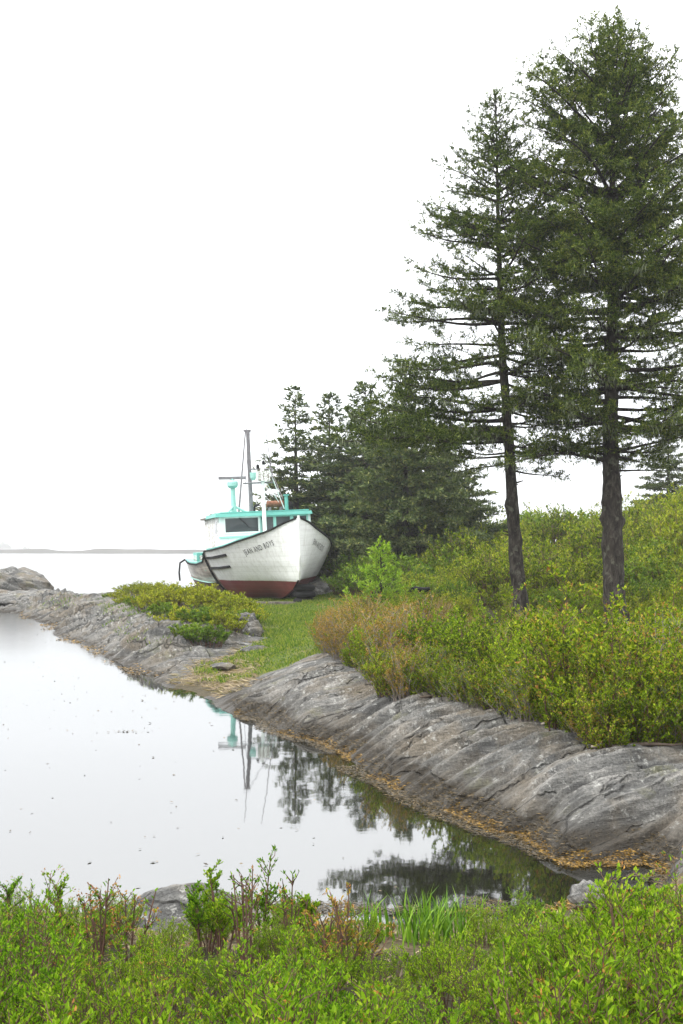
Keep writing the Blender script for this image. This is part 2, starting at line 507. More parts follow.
def gz(x, y):
    return float(full_z(np.array([float(x)]), np.array([float(y)]))[0])

def _rows(a, b, n): return np.exp(np.linspace(math.log(a), math.log(b), n, endpoint=False))
Dr = np.concatenate([_rows(0.5, 5.6, 70), _rows(5.6, 13, 430), _rows(13, 42, 420), _rows(42, 95, 60), [95.0]])
Ur = np.concatenate([np.linspace(-1.3, -.36, 60, endpoint=False), np.linspace(-.36, .36, 620, endpoint=False), np.linspace(.36, 1.3, 61)])
_gx = (Ur[None, :] * Dr[:, None]).ravel(); _gy = np.repeat(Dr, len(Ur))
_gzv, _ds, _dh = full_z(_gx, _gy, True)
_V = np.stack([_gx, _gy, _gzv], -1)
_nr, _nc = len(Dr), len(Ur)
_i = np.arange(_nr - 1)[:, None] * _nc + np.arange(_nc - 1)[None, :]
_F = np.stack([_i, _i + 1, _i + _nc + 1, _i + _nc], -1).reshape(-1, 4)
_cs, _ch = _ds[_F].mean(1), _dh[_F].mean(1)
_lw = sdist(warp(_gx, _gy) + 0.05 * np.stack([fbm(_gx * .8, _gy * .8, 3, 15), fbm(_gx * .8 + 9, _gy * .8, 3, 16)], -1), poly([P(195, 15, 0), P(290, 14.5, 0), P(325, 15.3, 0), P(335, 19, 0), P(330, 27, 0), P(345, 33, 0), P(300, 48, 0), P(215, 48, 0), P(225, 30, 0), P(262, 22, 0), P(228, 19, 0)]))[_F].mean(1)
_sel = np.where(_ch > 0, 2, np.where(_cs > 0, 1, np.where(_lw > 0, 3, 0)))
def submesh(name, F, mat):
    u, inv = np.unique(F.ravel(), return_inverse=True)
    return link(name, mesh_from(name, _V[u], [inv.reshape(-1, 4)], mat, True))
tag(submesh('ground', _F[_sel == 0], M['soil']), kind='structure')
tag(submesh('lawn', _F[_sel == 3], M['turf']), kind='structure')
tag(submesh('rock_ledge', _F[_sel == 1], M['rock']), kind='structure')
tag(submesh('rock_headland', _F[_sel == 2], M['rock_pale']), kind='structure')
del _V, _F, _gx, _gy

# ------------------------------------------------------------------ water, far shore, haze
w = MB()
w.add([(-650, -25, 0), (650, -25, 0), (650, 1500, 0), (-650, 1500, 0)], [(0, 1, 2, 3)])
tag(w.build('water', M['water']), kind='structure')
_xs = np.linspace(-330, 60, 240)
_top = np.clip(0.75 + 0.8 * fbm(_xs * .03, _xs * 0, 4, 3) + np.where(_xs < -110, .25, 0), 0.12, 3) * sstep(60, 20, _xs)
_prof = [(-14, -.3), (-7, .9), (0, 1.5), (9, 1.3), (22, -.3)]
_v = np.array([[(x + 3 * math.sin(x * .1), 400 + 10 * math.sin(x * .03) + dy, (t * k if k > 0 else k)) for dy, k in _prof] for x, t in zip(_xs, _top)])
_m = len(_prof)
_ii = np.arange(len(_xs) - 1)[:, None] * _m + np.arange(_m - 1)[None, :]
tag(link('far_shore', mesh_from('far_shore', _v.reshape(-1, 3), [np.stack([_ii, _ii + _m, _ii + _m + 1, _ii + 1], -1).reshape(-1, 4)], M['far_land'], True)), kind='structure')

HAZE = 0.0006
t = NT('sea_haze')
pv = t.n('ShaderNodeVolumePrincipled')
pv.inputs['Color'].default_value = (0.97, 0.98, 1.0, 1)
pv.inputs['Density'].default_value = HAZE
t.l(pv.outputs[0], t.out.inputs['Volume'])
hz = MB()
hz.box(-700, 700, -40, 1550, -2.3, 15)
tag(hz.build('haze', t.m), kind='stuff')
# ------------------------------------------------------------------ foliage helpers
def unit(v): return v / (np.linalg.norm(v, axis=-1, keepdims=True) + 1e-9)
def blades(pos, d, nrm, L, Wd, simple=False, fold=0.25):
    """pointed leaves as islands: base at pos, along d, face normal about nrm"""
    n = len(pos)
    d = unit(d); s = unit(np.cross(d, nrm)); u = np.cross(s, d)
    L = np.broadcast_to(np.asarray(L, float), (n,))[:, None]; Wd = np.broadcast_to(np.asarray(Wd, float), (n,))[:, None]
    if simple:
        V = np.stack([pos, pos + d * L * .45 + s * Wd * .5, pos + d * L, pos + d * L * .45 - s * Wd * .5], 1)
        F = np.arange(n)[:, None] * 4 + np.array([0, 1, 2, 3])
        return V.reshape(-1, 3), F
    up = u * Wd * fold
    V = np.stack([pos, pos + d * L * .35 + s * Wd * .5 + up, pos + d * L * .72 + s * Wd * .36 + up, pos + d * L - u * Wd * .15,
                  pos + d * L * .72 - s * Wd * .36 + up, pos + d * L * .35 - s * Wd * .5 + up], 1)
    b = np.arange(n)[:, None] * 6
    F = np.concatenate([b + np.array([0, 1, 2, 3]), b + np.array([0, 3, 4, 5])])
    return V.reshape(-1, 3), F

class Twigs:
    """many thin three-sided twigs from arrays of points (n, m, 3)"""
    def __init__(self): self.mb = MB()
    def add(self, pts, r0, r1, n=3): self.mb.tube(pts, np.linspace(r0, r1, len(pts)), n, False)

M['needles'] = leafmat('spruce_needles', [(0.0, (0.018, 0.034, 0.008)), (0.42, (0.050, 0.081, 0.014)), (0.74, (0.115, 0.159, 0.026)), (1.0, (0.219, 0.244, 0.044))], 0.16, 0.6, 0.12, 0.05, 0.45, 1.4)
M['needles_far'] = leafmat('spruce_needles_hazed', [(0.0, (0.032, 0.053, 0.022)), (0.5, (0.076, 0.104, 0.038)), (0.85, (0.132, 0.156, 0.052)), (1.0, (0.192, 0.200, 0.064))], 0.16, 0.6, 0.1, 0.08, 0.4, 1.0)  # distance fade put into the colour: lighter and greyer than near needles
M['needles_young'] = leafmat('fir_needles_young', [(0.0, (0.09, 0.18, 0.012)), (0.5, (0.19, 0.32, 0.02)), (1.0, (0.33, 0.43, 0.04))], 0.3, 0.55, 0.2)
M['lichen'] = leafmat('beard_lichen', [(0.0, (0.10, 0.125, 0.07)), (0.6, (0.17, 0.20, 0.12)), (1.0, (0.26, 0.28, 0.18))], 0.25, 0.8, 0.1, 0.0)
def _bark(name, k):
    t = NT(name)
    c = t.coord(scale=(1, 1, .35))
    n1 = t.noise(c, 14, 8, 0.7, 0.6); n2 = t.noise(t.coord(), 5, 6, 0.65)
    col = t.ramp(n1, [(0.36, (0.016 * k, 0.014 * k, 0.012 * k)), (0.52, (0.055 * k, 0.047 * k, 0.039 * k)), (0.70, (0.14 * k, 0.125 * k, 0.105 * k))])
    col = t.mix(t.ramp(n2, [(0.58, 0.0), (0.66, 0.5)]), col, (0.15, 0.155, 0.115))
    return t.done(t.bsdf(col, 0.9, 0.15, bump=n1, bstr=1.0, bdist=0.05))
M['bark'] = _bark('spruce_bark', 0.72)
M['bark_grey'] = _bark('grey_bark', 1.5)

def spruce(seed, H, trunk_pts, trunk_r, limbs, blade=(0.075, 0.016), dens=150, twig_gap=0.10, lichen_below=0.0, burls=(), stubs=0, twig_k=0.36, sub=0.11, pad=0.0):
    """trunk_pts: axis (z from 0 to H); limbs: (z, azimuth, length, pitch at start, pitch at tip)"""
    R = np.random.default_rng(seed)
    tz = np.array([p[2] for p in trunk_pts]); tp = np.array(trunk_pts, float)
    def axis(z): return np.array([np.interp(z, tz, tp[:, 0]), np.interp(z, tz, tp[:, 1]), z])
    def rad(z): return trunk_r * (1 - 0.97 * (z / H) ** 0.9) + 0.35 * trunk_r * math.exp(-z / 0.25)
    tr = MB()
    zz = np.concatenate([np.linspace(-0.35, H * .45, 70), np.linspace(H * .45, H, 40)[1:]])
    n = 14
    th = np.arange(n) * 2 * math.pi / n
    V = []
    for z in zz:
        r = max(rad(max(z, 0)), 0.012)
        rr = r * (1 + 0.10 * vnoise(np.cos(th) * 1.5 + seed, np.full(n, z * 2.2), seed) + 0.22 * vnoise(np.cos(th) * 3 + np.sin(th) * 2, np.full(n, z * 7.), seed + 1))
        for bz, ba, bs in burls:
            dd = np.abs((th - ba + math.pi) % (2 * math.pi) - math.pi)
            rr = rr + bs * np.exp(-((z - bz) / 0.085) ** 2 - (dd / 0.75) ** 2)
        c = axis(max(z, 0)); c[2] = z
        V.append(np.stack([c[0] + rr * np.cos(th), c[1] + rr * np.sin(th), np.full(n, z)], -1))
    i = np.arange(len(zz) - 1)[:, None] * n; j = np.arange(n)[None]; k = (j + 1) % n
    tr.add(np.concatenate(V), np.stack([i + j, i + k, i + n + k, i + n + j], -1).reshape(-1, 4))
    P0, D0, N0, L0, W0 = [], [], [], [], []
    LP, LD = [], []
    for (z, az, L, p0, p1) in limbs:
        m = 9
        s = np.linspace(0, 1, m)
        pit = p0 + (p1 - p0) * s ** 1.4 + 0.12 * np.sin(s * 5 + R.uniform(0, 6))
        azs = az + 0.25 * np.sin(s * R.uniform(2, 5) + R.uniform(0, 6)) * s
        st = np.stack([np.cos(pit) * np.cos(azs), np.cos(pit) * np.sin(azs), np.sin(pit)], -1) * (L / (m - 1))
        pts = axis(z) + np.concatenate([[np.zeros(3)], np.cumsum(st[:-1], 0)])
        r0 = 0.008 + 0.016 * L * (trunk_r / 0.22) ** .4
        tr.tube(pts, np.linspace(r0, 0.004, m), 5, False)
        nt_ = max(3, int(L * 0.86 / twig_gap))
        ss = np.linspace(0.14 if L > 1.2 else 0.06, 1.0, nt_) + R.uniform(-.01, .01, nt_)
        low = z < lichen_below
        for q, sv in enumerate(ss):
            sv = min(max(sv, 0), 1)
            if low and sv < 0.4 and R.random() < 0.6: continue
            f = sv * (m - 1); a = min(int(f), m - 2); f -= a
            p = pts[a] * (1 - f) + pts[a + 1] * f
            d = unit(pts[a + 1] - pts[a])
            side = unit(np.cross(d, [0, 0, 1.0])) * (1 if q % 2 else -1)
            if sv > 0.97: ang = 0.0
            else: ang = R.uniform(0.75, 1.15)
            td = unit(d * math.cos(ang) + side * math.sin(ang) + np.array([0, 0, R.uniform(-.30, .30) * (1 - pad) + pad * R.uniform(-.42, .75)]))
            tl = (0.13 + L * twig_k * (1 - sv) ** .75 * min(1, .45 + sv * 1.6)) * R.uniform(.65, 1.2)
            tl = min(tl, 0.95)
            tr.tube([p, p + td * tl * .5 + [0, 0, .01], p + td * tl * .95], [0.006, 0.004, 0.002], 3, False)
            ns = max(2, int(tl / .046)); nb = max(5, int(dens * tl / ns))
            u = R.uniform(0.04, 1, ns) ** .85
            lat = unit(np.cross(td, [0, 0, 1.0])); up = np.cross(lat, td)
            an = R.uniform(.35, 1.1, ns) * np.where(np.arange(ns) % 2, 1, -1)
            if ns: an[-1] = 0; u[-1] = .96
            sd = unit(td * np.cos(an)[:, None] + lat * np.sin(an)[:, None] + up * (R.normal(.12, .28 + .25 * pad, ns))[:, None])
            sl = (.065 + sub * R.uniform(.5, 1.25, ns) * (1.25 - u))
            vv_ = R.uniform(0, 1, (ns, nb))
            pos = (p + td * (u * tl)[:, None])[:, None] + sd[:, None] * (vv_ * sl[:, None])[..., None]
            dv = sd[:, None] * .9 + R.normal(0, .55, (ns, nb, 3)) + np.array([0, 0, .12])
            k = ns * nb
            P0.append(pos.reshape(-1, 3)); D0.append(dv.reshape(-1, 3)); N0.append(up + R.normal(0, .6, (k, 3)))
            L0.append(blade[0] * R.uniform(.6, 1.25, k)); W0.append(blade[1] * R.uniform(.7, 1.3, k))
            if low and R.random() < .75:
                kk = R.integers(4, 11)
                uu = R.uniform(0, 1, kk)
                LP.append(p + td * (uu * tl * .8)[:, None] + R.normal(0, .02, (kk, 3)))
                LD.append(np.stack([R.normal(0, .22, kk), R.normal(0, .22, kk), -np.ones(kk)], -1))
    for q in range(stubs):
        z = R.uniform(.12, .42) * H; a = R.uniform(0, 6.28); c = axis(z)
        d = np.array([math.cos(a), math.sin(a), R.uniform(-.3, .3)])
        tr.tube([c, c + d * (rad(z) + R.uniform(.03, .14))], [0.028, 0.010], 5)
    V, F = blades(np.concatenate(P0), np.concatenate(D0), np.concatenate(N0), np.concatenate(L0), np.concatenate(W0), True)
    li = None
    if LP:
        LPc, LDc = np.concatenate(LP), np.concatenate(LD)
        nn = len(LPc)
        lv, lf = blades(LPc, LDc, R.normal(0, 1, (nn, 3)), R.uniform(.05, .16, nn), R.uniform(.008, .022, nn), True)
        li = (lv, lf)
    return tr, (V, F), li

def tree(name, label, cat, loc, data, mat='needles', bark='bark', group=None):
    r = empty(name, loc)
    tag(r, label, cat, group)
    tr, (V, F), li = data
    tr.build('trunk', M[bark], r, True)
    link('crown', mesh_from('crown', V, [F], M[mat]), r)
    if li: link('hanging_lichen', mesh_from('hanging_lichen', li[0], [li[1]], M['lichen']), r)
    return r

def limb_set(seed, zs, right, left, front, pitch_top, pitch_bot, z0, z1, tip=0.25, spread=1.0, gap=.42):
    """limbs at heights zs; lengths interpolate the silhouettes right (+x), left (-x), front"""
    R = np.random.default_rng(seed); o = []
    a = R.uniform(0, 6.28)
    wh_ = min(gap, (z1 - z0) / 14)
    for z in zs:
        z = min(zs[-1], max(zs[0], round(z / wh_) * wh_ + R.normal(0, .22 * wh_))) if z < z0 + .8 * (z1 - z0) else z
        a += 2.399 + R.uniform(-.35, .35)
        c, s = math.cos(a), math.sin(a)
        lr = np.interp(z, *right) if c > 0 else np.interp(z, *left)
        lf = np.interp(z, *front)
        L = math.sqrt((c * lr) ** 2 + (s * lf) ** 2) * R.uniform(.78, 1.28) * spread
        if L < 0.08: L = 0.1
        t = (z - z0) / (z1 - z0)
        p0 = pitch_bot + (pitch_top - pitch_bot) * max(0, t) ** 2.6 + R.uniform(-.12, .12)
        o.append((z, a, L, p0, p0 * .4 + tip + R.uniform(-.15, .15) if t < .8 else p0 + .1))
    return o

# ------------------------------------------------------------------ shrubs
def shrub(seed, H, Wd, stems, nbr, leaf, nleaf, start=0.3, upright=0.5, sprig=0.0, bud=None, twig_r=0.004, spread=0.35, simple=False, lift=0.5):
    """returns (stems MB, leaf arrays, bud arrays)"""
    R = np.random.default_rng(seed)
    tw = MB()
    PP, DD = [], []; BP, BD = [], []
    for i in range(stems):
        a = R.uniform(0, 6.28); r = math.sqrt(R.uniform(0, 1))
        base = np.array([math.cos(a), math.sin(a), 0]) * r * Wd * spread * .5
        top = np.array([math.cos(a), math.sin(a), 0]) * r * Wd * .5 * R.uniform(.6, 1.1) + np.array([R.normal(0, .06 * Wd), R.normal(0, .06 * Wd), 0])
        h = H * (1 - .38 * r * r) * R.uniform(.68, 1.05) * (1.25 if R.random() < sprig else 1)
        s = np.linspace(0, 1, 6)
        bow = s ** (1.0 + upright)
        pts = base + (top - base) * bow[:, None]
        pts[:, 2] = s * h
        pts[1:, :2] += R.normal(0, .014 * Wd, (5, 2)).cumsum(0)
        tw.tube(pts, np.linspace(twig_r * 1.5, twig_r * .5, 6), 4, False)
        tips = [(pts[-1], unit(pts[-1] - pts[-2]), pts[-2])]
        for b in range(nbr):
            sv = R.uniform(start, .96); f = sv * 5; k = min(int(f), 4); f -= k
            p = pts[k] * (1 - f) + pts[k + 1] * f
            ba = R.uniform(0, 6.28)
            d = unit(np.array([math.cos(ba), math.sin(ba), R.uniform(.15, 1.2)]) + .35 * unit(pts[-1] - pts[0]))
            L = h * R.uniform(.14, .34) * (1.2 - .6 * sv)
            q = p + d * L + np.array([0, 0, L * .15])
            tw.tube([p, (p + q) / 2 + R.normal(0, .05 * L, 3), q], [twig_r * .7, twig_r * .55, twig_r * .3], 3, False)
            tips.append((q, d, p))
        for (q, d, p) in tips:
            k = max(3, int(nleaf * R.uniform(.6, 1.3)))
            u = 1 - R.uniform(0, 1, k) ** 1.5 * .85
            pos = p + (q - p) * u[:, None] + R.normal(0, .004, (k, 3))
            aa = R.uniform(0, 6.28, k)
            o = unit(np.stack([np.cos(aa), np.sin(aa), R.uniform(-.2, .7, k)], -1))
            dv = unit(o * (1.25 - .6 * u)[:, None] + d * lift + np.array([0, 0, lift * .4]))
            PP.append(pos); DD.append(dv)
            if bud and R.random() < bud:
                kk = R.integers(4, 9)
                BP.append(q + R.normal(0, .006, (kk, 3)))
                BD.append(unit(d + R.normal(0, .7, (kk, 3))))
    PP, DD = np.concatenate(PP), np.concatenate(DD)
    n = len(PP)
    nr = unit(np.array([0, 0, 1.0]) + R.normal(0, .35, (n, 3)))
    sz = R.uniform(.6, 1.2, n)
    lv = blades(PP, DD, nr, leaf[0] * sz, leaf[1] * sz, simple)
    bv = None
    if BP:
        BP, BD = np.concatenate(BP), np.concatenate(BD); nb = len(BP)
        bv = blades(BP, BD, R.normal(0, 1, (nb, 3)), leaf[0] * R.uniform(.4, .75, nb), leaf[1] * R.uniform(.5, .8, nb), simple)
    return tw, lv, bv

M['twig'] = plain('shrub_twig', (0.10, 0.058, 0.042), 0.85, 0.15, scale=30)
M['twig_grey'] = plain('grey_twig', (0.20, 0.17, 0.15), 0.85, 0.15, scale=30)
M['leaf_near'] = leafmat('bright_leaf', [(0.0, (0.040, 0.098, 0.006)), (0.5, (0.121, 0.240, 0.011)), (0.9, (0.232, 0.366, 0.018)), (1.0, (0.302, 0.383, 0.031))], 0.38, clump=.42, cscale=4)
M['leaf_near_b'] = leafmat('yellow_green_leaf', [(0.0, (0.054, 0.107, 0.007)), (0.6, (0.178, 0.293, 0.014)), (1.0, (0.330, 0.400, 0.031))], 0.38, clump=.42, cscale=4)
M['bud'] = leafmat('russet_bud', [(0.0, (0.16, 0.07, 0.025)), (0.5, (0.30, 0.13, 0.035)), (1.0, (0.42, 0.24, 0.06))], 0.2)
M['leaf_bank'] = leafmat('olive_leaf', [(0.0, (0.042, 0.079, 0.006)), (0.4, (0.131, 0.201, 0.011)), (0.7, (0.253, 0.327, 0.017)), (0.9, (0.356, 0.380, 0.032)), (1.0, (0.374, 0.243, 0.054))], 0.35, objvar=.2, clump=.3, cscale=2.5)
M['leaf_bank_green'] = leafmat('fresh_green_leaf', [(0.0, (0.043, 0.091, 0.006)), (0.5, (0.154, 0.240, 0.011)), (1.0, (0.326, 0.384, 0.024))], 0.38, objvar=.2, clump=.3, cscale=2.5)
M['leaf_russet'] = leafmat('russet_leaf', [(0.0, (0.10, 0.11, 0.013)), (0.4, (0.20, 0.18, 0.024)), (0.65, (0.31, 0.20, 0.039)), (1.0, (0.46, 0.28, 0.090))], 0.32)
M['leaf_hill'] = leafmat('hill_leaf', [(0.0, (0.040, 0.074, 0.006)), (0.5, (0.174, 0.227, 0.011)), (1.0, (0.301, 0.306, 0.022))], 0.35, objvar=0.25, clump=.3, cscale=1.3)
M['leaf_hill_dark'] = leafmat('dark_hill_leaf', [(0.0, (0.044, 0.088, 0.012)), (0.5, (0.098, 0.167, 0.014)), (1.0, (0.185, 0.244, 0.024))], 0.3, objvar=0.25)
M['leaf_juniper'] = leafmat('juniper_leaf', [(0.0, (0.10, 0.13, 0.008)), (0.5, (0.22, 0.25, 0.012)), (1.0, (0.38, 0.36, 0.027))], 0.3, objvar=0.2)

def shrub_proto(name, data, leaf, twig='twig', bud='bud'):
    r = empty(name)
    tw, lv, bv = data
    tw.build('stems', M[twig], r)
    if bv:
        V = np.concatenate([lv[0], bv[0]]); F = np.concatenate([lv[1], bv[1] + len(lv[0])])
        link('foliage', mesh_from('foliage', V, [F], [M[leaf], M[bud]], mi=[0] * len(lv[1]) + [1] * len(bv[1])), r)
    else: link('foliage', mesh_from('foliage', lv[0], [lv[1]], M[leaf]), r)
    return r

class Scatter:
    """puts copies of a few shrub builds on the ground; the first use takes the build itself"""
    def __init__(self, protos): self.p = protos; self.used = [False] * len(protos)
    def put(self, i, x, y, label, cat, group, sc=1.0, sink=0.03, z=None):
        zz = gz(x, y) if z is None else z
        loc = (x, y, zz - sink); rz = rnd.uniform(0, 6.28)
        if not self.used[i]:
            o = self.p[i]; self.used[i] = True
            o.location = loc; o.rotation_euler = (0, 0, rz); o.scale = (sc, sc, sc)
        else: o = dup(self.p[i], loc, rz, sc)
        tag(o, label, cat, group)
        return o
    def clean(self):
        for o, u in zip(self.p, self.used):
            if not u:
                for c in list(o.children): bpy.data.objects.remove(c)
                bpy.data.objects.remove(o)
# ------------------------------------------------------------------ the two tall spruces on the bank
def zpx(py, D): return EYE + (HORIZ - py) * D / F_PX
DR, DL = 20.0, 20.6
# thick-trunked one
xR, yR = P(616, DR, 0)[:2]
zR = 0.38
HR = zpx(22, DR) - zR
def prof(D, zb, rows):
    rows = sorted((zpx(py, D) - zb, w * D / F_PX) for py, w in rows)
    return ([r[0] for r in rows], [r[1] for r in rows])
R_right = prof(DR, zR, [(20, 2), (45, 20), (75, 42), (100, 62), (150, 78), (185, 84), (230, 105), (330, 125), (420, 112), (460, 70), (480, 40)])
R_left = prof(DR, zR, [(20, 2), (45, 18), (62, 40), (85, 55), (105, 90), (150, 116), (200, 128), (260, 132), (330, 130), (390, 112), (430, 85), (465, 60), (480, 20)])
R_front = prof(DR, zR, [(20, 2), (45, 16), (80, 40), (110, 70), (200, 100), (330, 120), (420, 100), (480, 35)])
zs = np.concatenate([np.linspace(zpx(455, DR) - zR, zpx(300, DR) - zR, 62), np.linspace(zpx(300, DR) - zR, zpx(110, DR) - zR, 100), np.linspace(zpx(110, DR) - zR, HR - .1, 38)])
limbs = limb_set(5, zs, R_right, R_left, R_front, 1.05, -0.08, zpx(455, DR) - zR, HR, .3, 1.0, .50)
PI = math.pi
zl = lambda py: zpx(py, DR) - zR
limbs += [(zl(408), PI - .15, 2.3, -.05, .25), (zl(402), PI + .35, 2.0, .0, .2), (zl(462), PI + .1, 2.15, .12, -.35), (zl(455), PI - .5, 1.5, .1, -.1), (zl(432), .15, 1.9, .0, .35), (zl(425), -.3, 1.7, .25, .0),
          (zl(445), .5, 1.4, -.2, .3), (zl(470), -.1, 1.1, -.15, .2)]
for q in range(7):   # several leaders make the top broad and ragged
    limbs.append((zl(118 - q * 7), q * 2.1 + .4, (1.1 - q * .10), .95 - .06 * (q % 3), 1.40))
tp = [(0, 0, 0), (-.06, 0, 1.6), (-.09, .03, 3.5), (-.05, .05, 6), (-.06, 0, 8.5), (-.05, 0, HR)]
burls = [(zpx(521, DR) - zR, .1, .07), (zpx(519, DR) - zR, 3.2, .07), (zpx(522, DR) - zR, 4.6, .045), (zpx(498, DR) - zR, .2, .05), (zpx(503, DR) - zR, 3.3, .06), (zpx(545, DR) - zR, 2.9, .03), (zpx(560, DR) - zR, 0, .03), (zpx(535, DR) - zR, 4.4, .03)]
tree('spruce_tree', 'tall dense spruce with thick knobbly dark trunk rising from the shrubs beside a slimmer spruce', 'spruce tree', (xR, yR, zR),
     spruce(21, HR, tp, 0.215, limbs, (0.060, 0.014), 400, 0.084, zl(300), burls, 10, .40, .125, .9))
# slimmer, leaning one
xL, yL = P(524, DL, 0)[:2]
zL = 0.38
HL = zpx(96, DL) - zL
zq = lambda py: zpx(py, DL) - zL
L_left = prof(DL, zL, [(96, 1), (120, 14), (142, 26), (165, 34), (187, 50), (212, 62), (232, 76), (265, 62), (300, 102), (345, 92), (380, 104), (425, 100), (455, 60), (475, 18)])
L_right = prof(DL, zL, [(96, 1), (130, 22), (170, 50), (230, 72), (300, 85), (400, 82), (455, 50), (475, 20)])
L_front = prof(DL, zL, [(96, 1), (130, 20), (170, 36), (230, 58), (300, 80), (400, 85), (455, 45), (475, 18)])
zs = np.concatenate([np.linspace(zq(462), zq(240), 66), np.linspace(zq(240), HL - .1, 56)])
limbs = limb_set(15, zs, L_right, L_left, L_front, 0.95, -0.10, zq(462), HL, .3, 1.0, .48)
for (py, az, L, a, b) in ((435, PI + .05, 3.4, .0, .10), (428, PI + .28, 3.1, .02, .12), (420, PI - .2, 2.8, .05, .1), (441, PI + .5, 2.3, .0, .05), (412, PI + .12, 2.2, .1, .2), (432, PI - .38, 2.4, -.02, .15), (438, PI + .16, 3.2, -.05, .02),
                          (300, PI, 2.0, -.1, .3), (345, PI + .1, 1.75, -.12, .3), (380, PI - .1, 2.05, -.1, .3), (230, PI, 1.5, .1, .8), (186, PI - .1, 1.05, .5, 1.1), (142, PI, .55, .5, 1.2),
                          (470, .1, 1.0, -.1, -.2), (462, PI + .4, 1.1, -.2, -.3), (452, -.3, 1.3, 0, .1)):
    limbs.append((zq(py), az, L, a, b))
tp = [(0, 0, 0), (-.12, 0, 1.1), (-.20, .02, 2.2), (-.27, .03, 3.5), (-.42, .0, 5.5), (-.48, 0, 7.5), (-.53, 0, HL)]
tree('spruce_tree', 'slim leaning spruce with thin grey trunk and long low bough reaching towards the boat', 'spruce tree', (xL, yL, zL),
     spruce(33, HL, tp, 0.155, limbs, (0.060, 0.014), 400, 0.086, zq(300), [(zq(505), 3, .03), (zq(540), 0, .025)], 12, twig_k=.38, sub=.12, pad=.7))

# ------------------------------------------------------------------ spruces farther back
def far_spruce(seed, H, Rb, nl, tr=0.13, dens=170, gap=.115, bl=(0.15, 0.050), z0=.18, p=0.8, low=None):
    zs = H * (1 - (1 - z0) * (1 - np.linspace(0, 1, nl)) ** .85)
    zs = np.clip(zs, H * z0, H - .06)
    w = np.array([[H * z0, Rb * .85], [H * (z0 + .08), Rb], [H * .5, Rb * .72], [H * .75, Rb * .38], [H * .92, Rb * .13], [H, .02]])
    pr = (list(w[:, 0]), list(w[:, 1]))
    lim = limb_set(seed, zs, pr, pr, pr, p, -.15, H * z0, H, .25)
    return spruce(seed, H, [(0, 0, 0), (.04, 0, H * .4), (0, .02, H)], tr, lim, bl, dens, gap, low if low else 0.0, (), 0, .34, .14)
tdata = [far_spruce(41, 7.0, 1.45, 62, .13), far_spruce(42, 6.6, 1.65, 70, .14), far_spruce(43, 6.3, 2.5, 105, .17, 170, .115, z0=.05, p=.9)]
def put_far(i, px, D, pytop, label, base=None, wide=1.0, group=None, rz=None):
    x, y = P(px, D, 0)[:2]
    z = gz(x, y) - .1 if base is None else base
    H = zpx(pytop, D) - z
    h0 = (7.0, 6.6, 6.3)[i]
    k = H / h0
    if fars[i] is None:
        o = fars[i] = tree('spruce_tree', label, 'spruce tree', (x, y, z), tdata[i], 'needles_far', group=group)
        o.scale = (k * wide, k * wide, k)
    else:
        o = tag(dup(fars[i], (x, y, z), rz or rnd.uniform(0, 6), (k * wide, k * wide, k)), label, 'spruce tree', group)
    return o
fars = [None] * 3
G = 'spruces standing behind the boat'
put_far(0, 295, 39, 392, 'narrow pointed spruce directly behind the boat mast, nearest the sea', wide=1.3, group=G)
put_far(1, 329, 41, 398, 'pointed spruce second from the sea, between the narrow spruce and the broad one', wide=1.25, group=G)
put_far(2, 405, 34, 392, 'broad bushy spruce with drooping branches between the boat and the slim leaning trunk', wide=.98, group=G)
put_far(1, 366, 38, 388, 'ragged topped spruce rising just left of the broad bushy spruce', wide=1.5, group=G, rz=2.0)
put_far(0, 402, 44, 363, 'tall spruce whose tip shows behind the top of the broad bushy spruce', wide=1.0, group=G, rz=4.1)
put_far(0, 447, 40, 420, 'spruce half hidden behind the slim leaning trunk, last of the group by the boat', wide=1.4, group=G, rz=1.0)
put_far(2, 438, 37, 428, 'broad grey green spruce behind the slim leaning trunk, filling the gap to the hill', wide=1.2, group=G, rz=5.2)
put_far(2, 374, 42, 432, 'broad low spruce between the bow and the broad bushy spruce', wide=1.3, group=G, rz=0.7)
put_far(2, 346, 45, 462, 'low spruce farthest back, showing in the gap just inland of the bow', wide=.8, group=G, rz=3.0)
put_far(1, 668, 47, 425, 'spruce standing on the hilltop behind the thick knobbly trunk', wide=1.35, rz=5.0)
# the young bright fir
zs = np.linspace(.08, 1.25, 34)
pr = ([0, .1, .3, 1.1, 1.35], [.5, .62, .55, .10, .02])
yf = tree('young_fir', 'small bright lime green young fir among russet shrubs near the bow', 'fir tree', (*P(381, 23.5, 0)[:2], gz(*P(381, 23.5, 0)[:2]) - .05),
     spruce(51, 1.35, [(0, 0, 0), (0, 0, 1.35)], .028, limb_set(51, zs, pr, pr, pr, .9, .12, .08, 1.35, .35), (0.075, .022), 260, .06, 0, (), 0, .40, .06), 'needles_young')
yf.scale = (1, 1, (zpx(545, 23.5) - yf.location.z) / 1.35)

